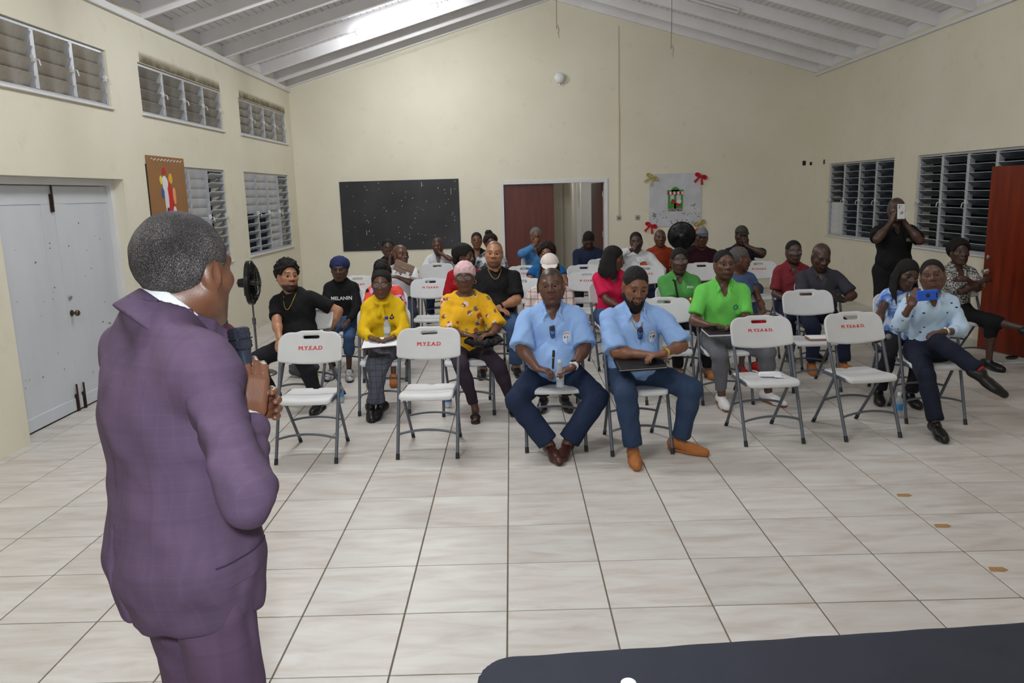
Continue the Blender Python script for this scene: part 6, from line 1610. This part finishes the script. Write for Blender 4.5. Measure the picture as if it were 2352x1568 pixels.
mic_thing((w_.x-.01, w_.y+.07, w_.z-.04), (w_.x+.03, w_.y-.12, w_.z+.05), 'black microphone with silver ball head in the lap of tie-dye woman', 'ball', .018, M_BLACKP, mat('silver_mesh', srgb(130, 130, 132), .4, metal=.5, bump=.5, bscale=600))
def phone(name, loc, rot, label, w, h, m, parts=()):
    o = obj_at(name, loc, label, 'phone', rot)
    S = SDF(); S.box((0, 0, 0), (w/2, .0055, h/2), .005); S.box((0, 0, 0), (w/2, .0055, h/2), .005)
    sdf_obj('case', S, .004, m, o); return o
D_ = ALL['D']
ph = phone('phone', (3.265, 2.655, 1.052), (0, math.radians(86), math.radians(-6)), 'blue armoured phone held up by the smiling man', .078, .158, mat('blue_case', srgb(44, 92, 196), .4))
MB().lathe([(.016, 0), (.016, .006), (.01, .008)], 16, R=Matrix.Rotation(PI/2, 3, 'X')).build('ring_grip', mat('dark_blue_ring', srgb(22, 40, 90), .3), ph, (0, -.005, 0))
for k in range(3): MB().lathe([(.006, 0), (.006, .003)], 12, R=Matrix.Rotation(PI/2, 3, 'X')).build('camera_lens', M_BLACKP, ph, (-.012+.013*k, -.005, .066))
for sg in (-1, 1): MB().box((sg*.03-.004, -.0075, -.05), (sg*.03+.004, -.004, .05), .001).build('case_bar', MATS['dark_blue_ring'], ph)
G_ = ALL['G']; w_ = G_.world(LF(-.06, .33, 1.60))
ph = phone('phone', tuple(w_), (math.radians(-6), 0, math.radians(-6)), 'white phone held up by the standing man in black', .078, .16, mat('pale_case', srgb(210, 210, 214), .35))
MB().lathe([(.024, 0), (.024, .002), (.019, .003)], 20, R=Matrix.Rotation(PI/2, 3, 'X')).build('magnet_ring', mat('grey_ring', srgb(120, 120, 126), .4), ph, (0, -.005, -.01))
for i, k in ((0, 0), (1, 0), (0, 1)): MB().lathe([(.008, 0), (.008, .003)], 12, R=Matrix.Rotation(PI/2, 3, 'X')).build('camera_lens', M_BLACKP, ph, (-.024+.02*i, -.005, .062-.02*k))
H_ = ALL['H']; w_ = H_.world(LF(.075, .34, .80)); phone('phone', tuple(w_), (math.radians(-50), 0, 0), 'black phone in the hands of the dark grey polo man', .076, .155, M_BLACKP)
# folders, notepads, papers
A_, B_, C_, DDp, V_ = ALL['A'], ALL['B'], ALL['C'], ALL['DD'], ALL['V']
o = obj_at('document_case', (.965, 2.17, .685), 'black leather document case under the arms of bearded man', 'case', (math.radians(8), math.radians(-2), math.radians(2)))
S = SDF(); S.box((0, 0, 0), (.175, .12, .020), .016); sdf_obj('cover', S, .007, mat('black_leather', srgb(26, 26, 30), .4, bump=.3, bscale=120), o)
MB().box((-.17, -.124, -.002), (.17, -.119, .002)).build('zip', M_STEEL, o)
o = obj_at('notepad', (1.87, 3.35, .675), 'dark-backed notepad on the knees of bright green polo man', 'notepad', (math.radians(6), 0, math.radians(4)))
MB().box((-.15, -.11, 0), (.15, .11, .014), .002).build('pages', M_WSHOE, o); MB().box((-.152, -.112, .0145), (.152, .112, .018), .001).build('cover', mat('dark_violet_card', srgb(44, 34, 50), .5), o)
o = obj_at('folder', (-1.10, 3.375, .655), 'burgundy folder with white papers on the knees of yellow-blouse woman', 'folder', (math.radians(10), math.radians(-3), math.radians(2)))
MB().box((-.165, -.12, 0), (.165, .12, .010), .002).build('cover', mat('burgundy_card', srgb(58, 24, 40), .5), o); MB().box((-.155, -.115, .0105), (.16, .115, .017), .001).build('papers', mat('paper_white', srgb(232, 232, 236), .8), o)
for x, y in ((-.155, -.112), (.155, -.112)): MB().box((x-.012, y-.01, -.001), (x+.012, y+.01, .0115)).build('corner_piece', M_GOLD, o)
def bottle(loc, label, h=.205, r=.031, cap=(34, 60, 160), lab=(70, 140, 210), rot=(0, 0, 0), fill=(196, 204, 210)):
    o = obj_at('water_bottle', loc, label, 'bottle', rot)
    key = 'bottle_plastic_%d' % fill[0]; m = MATS.get(key)
    if not m:
        m = mat(key, srgb(*fill), .12, spec=.6); b = m.node_tree.nodes['Principled BSDF']; b.inputs['Alpha'].default_value = .45
    MB().lathe([(r*.85, 0), (r, .006), (r, h*.18), (r*.93, h*.2), (r, h*.22), (r, h*.62), (r*.8, h*.74), (r*.42, h*.86), (r*.42, h*.9)], 18).build('bottle', m, o)
    MB().lathe([(r*1.01, h*.3), (r*1.02, h*.31), (r*1.02, h*.54), (r*1.01, h*.55)], 18).build('label', mat('bottle_label_%d_%d' % (lab[0], lab[2]), srgb(*lab), .5), o)
    MB().lathe([(r*.5, h*.89), (r*.5, h), (r*.42, h*1.01), (0, h*1.01)], 14).build('cap', mat('bottle_cap_%d' % cap[2], srgb(*cap), .4), o); return o
bottle((-1.055, 3.47, .672), 'water bottle with dark blue cap in the lap of yellow-blouse woman', .205, lab=(206, 216, 228))
bottle((3.235, 2.92, 0), 'water bottle with white cap and blue label on the floor', .21, cap=(226, 226, 228), lab=(60, 140, 210))
bottle((-1.60, 3.88, 0), 'water bottle standing behind the leftmost front chair', .20, lab=(70, 150, 220))
bottle((-.56, 3.60, 0), 'small bottle standing under the middle front chair', .20, lab=(60, 120, 200))
w_ = A_.world(LF(.03, .35, .52)); bottle(tuple(w_), 'silver-labelled bottle held between the hands of the heavy man', .20, .030, cap=(210, 210, 214), lab=(176, 184, 198), rot=(math.radians(-12), 0, 0))
w_ = A_.world(LF(-.025, .42, .675)); o = obj_at('pen', tuple(w_), 'black marker pen upright in the hands of the heavy man', 'pen', (math.radians(-6), math.radians(4), 0))
MB().lathe([(.006, 0), (.008, .01), (.008, .08), (.0095, .082), (.0095, .13), (.006, .135)], 12).build('barrel', M_BLACKP, o); MB().lathe([(.010, .078), (.010, .083)], 12).build('ring', M_STEEL, o)
o = obj_at('handbag', (-.20, 3.33, .665), 'black leather handbag on the lap of the floral blouse woman', 'handbag')
S = SDF(); S.ell((0, 0, 0), (.17, .10, .06)); S.func(folds(.005, 3, .06)); sdf_obj('bag', S, .009, mat('soft_black_leather', srgb(24, 24, 28), .35, bump=.4, bscale=50), o)
MB().tube([(-.13, .02, .03), (-.06, .01, .075), (.06, .01, .078), (.14, .02, .03)], .008, 8).build('handle', M_BLACKP, o)
AA_ = ALL['AA']; w_ = AA_.world(LF(.075, .27, 1.035)); o = obj_at('clutch_purse', tuple(w_), 'taupe clutch purse in front of the bald man in white', 'purse', (math.radians(10), math.radians(24), math.radians(4)))
MT = mat('taupe_leather', srgb(140, 116, 100), .55); MB().box((-.125, -.014, -.07), (.125, .014, .07), .008).build('body', MT, o); MB().prism([(-.126, .071), (.126, .071), (.126, .0), (.0, -.015), (-.126, .0)], -.019, -.0145).build('flap', MT, o); MB().box((-.03, -.024, -.006), (.03, -.019, .006), .002).build('clasp', mat('bright_clasp', srgb(224, 220, 210), .2, metal=.8), o); MB().box((.05, -.0165, -.065), (.09, -.0145, -.03)).build('tag', M_WSHOE, o)
# things left on chairs and on the floor
o = obj_at('folded_paper', (2.03, 2.53, .478), 'folded white paper slip on the seat of front chair', 'paper', (0, 0, math.radians(-14))); MB().prism([(-.08, 0), (.08, .0), (.075, .022), (-.075, .022), (-.085, .004)], -.035, .035).build('sheet', MATS['paper_white'], o); MB().box((.03, -.06, .0), (.11, -.02, .002)).build('slip', MATS['paper_white'], o)
o = obj_at('notebook', (2.97, 3.93, .474), 'brown notebook on the seat of the unlettered chair', 'notebook', (0, 0, math.radians(-4))); MB().box((-.13, -.09, 0), (.13, .09, .022), .003).build('cover', mat('brown_cover', srgb(150, 108, 78), .6), o); MB().box((-.128, -.088, .0225), (.128, .088, .03), .002).build('papers', MATS['paper_white'], o)
for i, (dx_, dy_) in enumerate(((-.09, .0), (.09, -.0))):
    o = obj_at('plastic_bag', (-1.05+dx_, 8.10+dy_, .475), 'crumpled clear plastic bag on the chair, %s one' % ('left' if i == 0 else 'right'), 'bag', group='plastic bags on a chair'); S = SDF(); S.ell((0, 0, .03), (.075, .07, .05)); S.func(folds(.014, 7+i, .05)); sdf_obj('bag', S, .011, mat('clear_film', srgb(206, 208, 214), .2), o)
o = obj_at('ball', (-2.10, 4.72, 0), 'yellow-green ball lying under the chair of the young man', 'ball'); S = SDF(); S.ell((0, 0, .085), (.085,)*3); S.func(folds(.001, 3, .03)); sdf_obj('skin', S, .009, mat('lime_rubber', srgb(190, 204, 50), .5), o); MB().lathe([(.012, .0), (.012, .004), (0, .005)], 10, c=(0, 0, .167)).build('valve', M_BLACKP, o)
o = obj_at('duffel_bag', (-2.25, 5.05, 0), 'dark grey bag on the floor behind the yellow-green ball', 'bag'); S = SDF(); S.ell((0, 0, .09), (.17, .11, .095)); S.plane((0, 0, .002), (0, 0, -1)); S.func(folds(.006, 5, .08)); sdf_obj('bag', S, .012, mat('grey_canvas', srgb(70, 74, 78), .9), o); MB().tube([(-.09, 0, .17), (-.05, 0, .22), (.05, 0, .22), (.09, 0, .17)], .008, 8).build('handle', M_BLACKP, o)
o = obj_at('magazine', (5.36, 4.86, 0), 'white magazine on the floor beside the red-brown door', 'magazine', (0, 0, math.radians(8))); MB().box((-.19, -.12, .001), (.19, .12, .016), .002).build('pages', MATS['paper_white'], o); MB().box((-.192, -.122, .0165), (.192, .122, .019), .001).build('cover', mat('pale_cover', srgb(200, 200, 196), .4), o)
o = obj_at('spectacle_case', (5.40, 4.88, .0195), 'black spectacle case lying on the white magazine', 'case', (0, 0, math.radians(8))); S = SDF(); S.ell((0, 0, .018), (.075, .03, .02)); S.plane((0, 0, .001), (0, 0, -1)); sdf_obj('shell', S, .007, M_BLACKP, o); MB().box((-.07, -.031, .015), (.07, -.028, .018)).build('rim', M_STEEL, o)
M_TAPE = mat('old_tape', srgb(170, 136, 84), .7, var=.8, vscale=40, col2=srgb(150, 110, 70))
for i, (x, y, l) in enumerate(((2.463, 1.257, 'brown tape remnant on tile, farthest of the three'), (2.456, .80, 'brown tape remnant on tile, middle of the three'), (2.45, .276, 'brown tape remnant on tile, nearest of the three'))):
    tag(MB().prism([(-.045, -.02), (.02, -.028), (.05, -.012), (.04, .02), (-.03, .024)], .0, .0012, 'xy').build('tape_remnant', M_TAPE, None, (x, y, .0002)), l, 'tape', 'tape remnants on the floor tiles')
# pedestal fans
def fan(x, y, hz, yaw, label, r=.225, pitch=0):
    o = obj_at('pedestal_fan', (x, y, 0), label, 'fan', (0, 0, yaw)); M_ = mat('black_fan_plastic', srgb(18, 18, 20), .3)
    MB().lathe([(.2, 0), (.2, .012), (.17, .03), (.04, .05), (.03, .09)], 28).build('base', M_, o)
    MB().lathe([(.013, .05), (.013, hz*.6)], 12).lathe([(.02, hz*.55), (.022, hz*.62)], 12).lathe([(.010, hz*.6), (.010, hz-.12)], 12).build('pole', mat('grey_pole', srgb(110, 112, 116), .3, metal=.6), o)
    h = empty('fan_head', (0, 0, hz), 0, o); h.rotation_euler = (pitch, 0, 0)
    MB().lathe([(.0, -.02), (.05, -.0), (.055, .06), (.045, .13), (.0, .15)], 20, c=(0, 0, 0), R=Matrix.Rotation(-PI/2, 3, 'X')).tube([(0, .06, -.04), (0, .06, -.14)], .02, 10).build('motor', M_, h)
    for nm, s0, dep in (('front_guard', -.02, -.075), ('rear_guard', -.02, .05)):
        mb = MB(); mb.tube([(r*math.cos(t), s0, r*math.sin(t)) for t in np.linspace(0, 2*PI, 41)], .008, 6, False)
        for k in range(44):
            t = 2*PI*k/44; mb.tube([(rr*math.cos(t+.25*(1-rr/r)), s0+dep*(1-(rr/r)**3), rr*math.sin(t+.25*(1-rr/r))) for rr in (r, r*.8, r*.5, r*.2)], .0028, 4, False)
        for rr in (.35, .7): mb.tube([(rr*r*math.cos(t), s0+dep*(1-rr**3), rr*r*math.sin(t)) for t in np.linspace(0, 2*PI, 31)], .003, 5, False)
        mb.lathe([(r*.2, 0), (r*.2, .012), (0, .016)], 20, c=(0, s0+dep, 0), R=Matrix.Rotation(PI/2 if dep < 0 else -PI/2, 3, 'X')); mb.build(nm, M_, h)
    MB().lathe([(r, -.03), (r+.006, -.025), (r+.006, .012), (r, .016)], 40, R=Matrix.Rotation(PI/2, 3, 'X')).build('rim', M_, h)
    for k in range(5):
        t0 = 2*PI*k/5; V = []
        for i in range(7):
            rr = r*(.15+.72*i/6); wd = .10+.42*math.sin(PI*min(i/6*.8+.1, 1))
            for s_ in (-1, 1): V.append((rr*math.cos(t0+s_*wd*.8), -.02+s_*.024, rr*math.sin(t0+s_*wd*.8)))
        MB().add(V, [(2*i, 2*i+1, 2*i+3, 2*i+2) for i in range(6)], True).build('fan_blade', M_, h)
    return o
fan(-2.80, 5.20, 1.03, math.radians(98), 'black pedestal fan seen from the side by left wall', .235)
fan(2.41, 7.55, 1.275, math.radians(-8), 'black pedestal fan between the seated men at the back', .185)
# table in the foreground
tb = obj_at('table', (1.02, -1.87, 0), 'folding table under a black cloth in the foreground', 'table', (0, 0, math.radians(4)))
TB = mat('black_tablecloth', srgb(34, 36, 46), .8, var=.5, vscale=4, col2=srgb(44, 46, 58), bump=.3, bscale=14)
S = SDF(); S.box((0, 0, .735), (1.05, .40, .016), .004); S.func(lambda p, d: np.maximum(np.sqrt(np.maximum(np.abs(p[:, 0])-.95, 0)**2+np.maximum(np.abs(p[:, 1])-.30, 0)**2)-.10, np.abs(p[:, 2]-.735)-.016)+.0012*np.sin(p[:, 0]*31+p[:, 1]*17)*np.sin(p[:, 1]*23-p[:, 0]*9))
sdf_obj('table_top', S, .012, TB, tb)
for x in (-.85, .85):
    for y in (-.28, .28): MB().tube([(x, y, 0), (x*.97, y, .72)], .014, 10).build('leg', M_CHAIRF, tb)
bottle((.272, -1.985, .752), 'water bottle with white cap on the black table', .215, cap=(236, 236, 238), lab=(80, 150, 214))
bottle((.608, -1.99, .752), 'clear bottle without cap colour on the black table', .195, cap=(196, 198, 202), lab=(200, 206, 214))
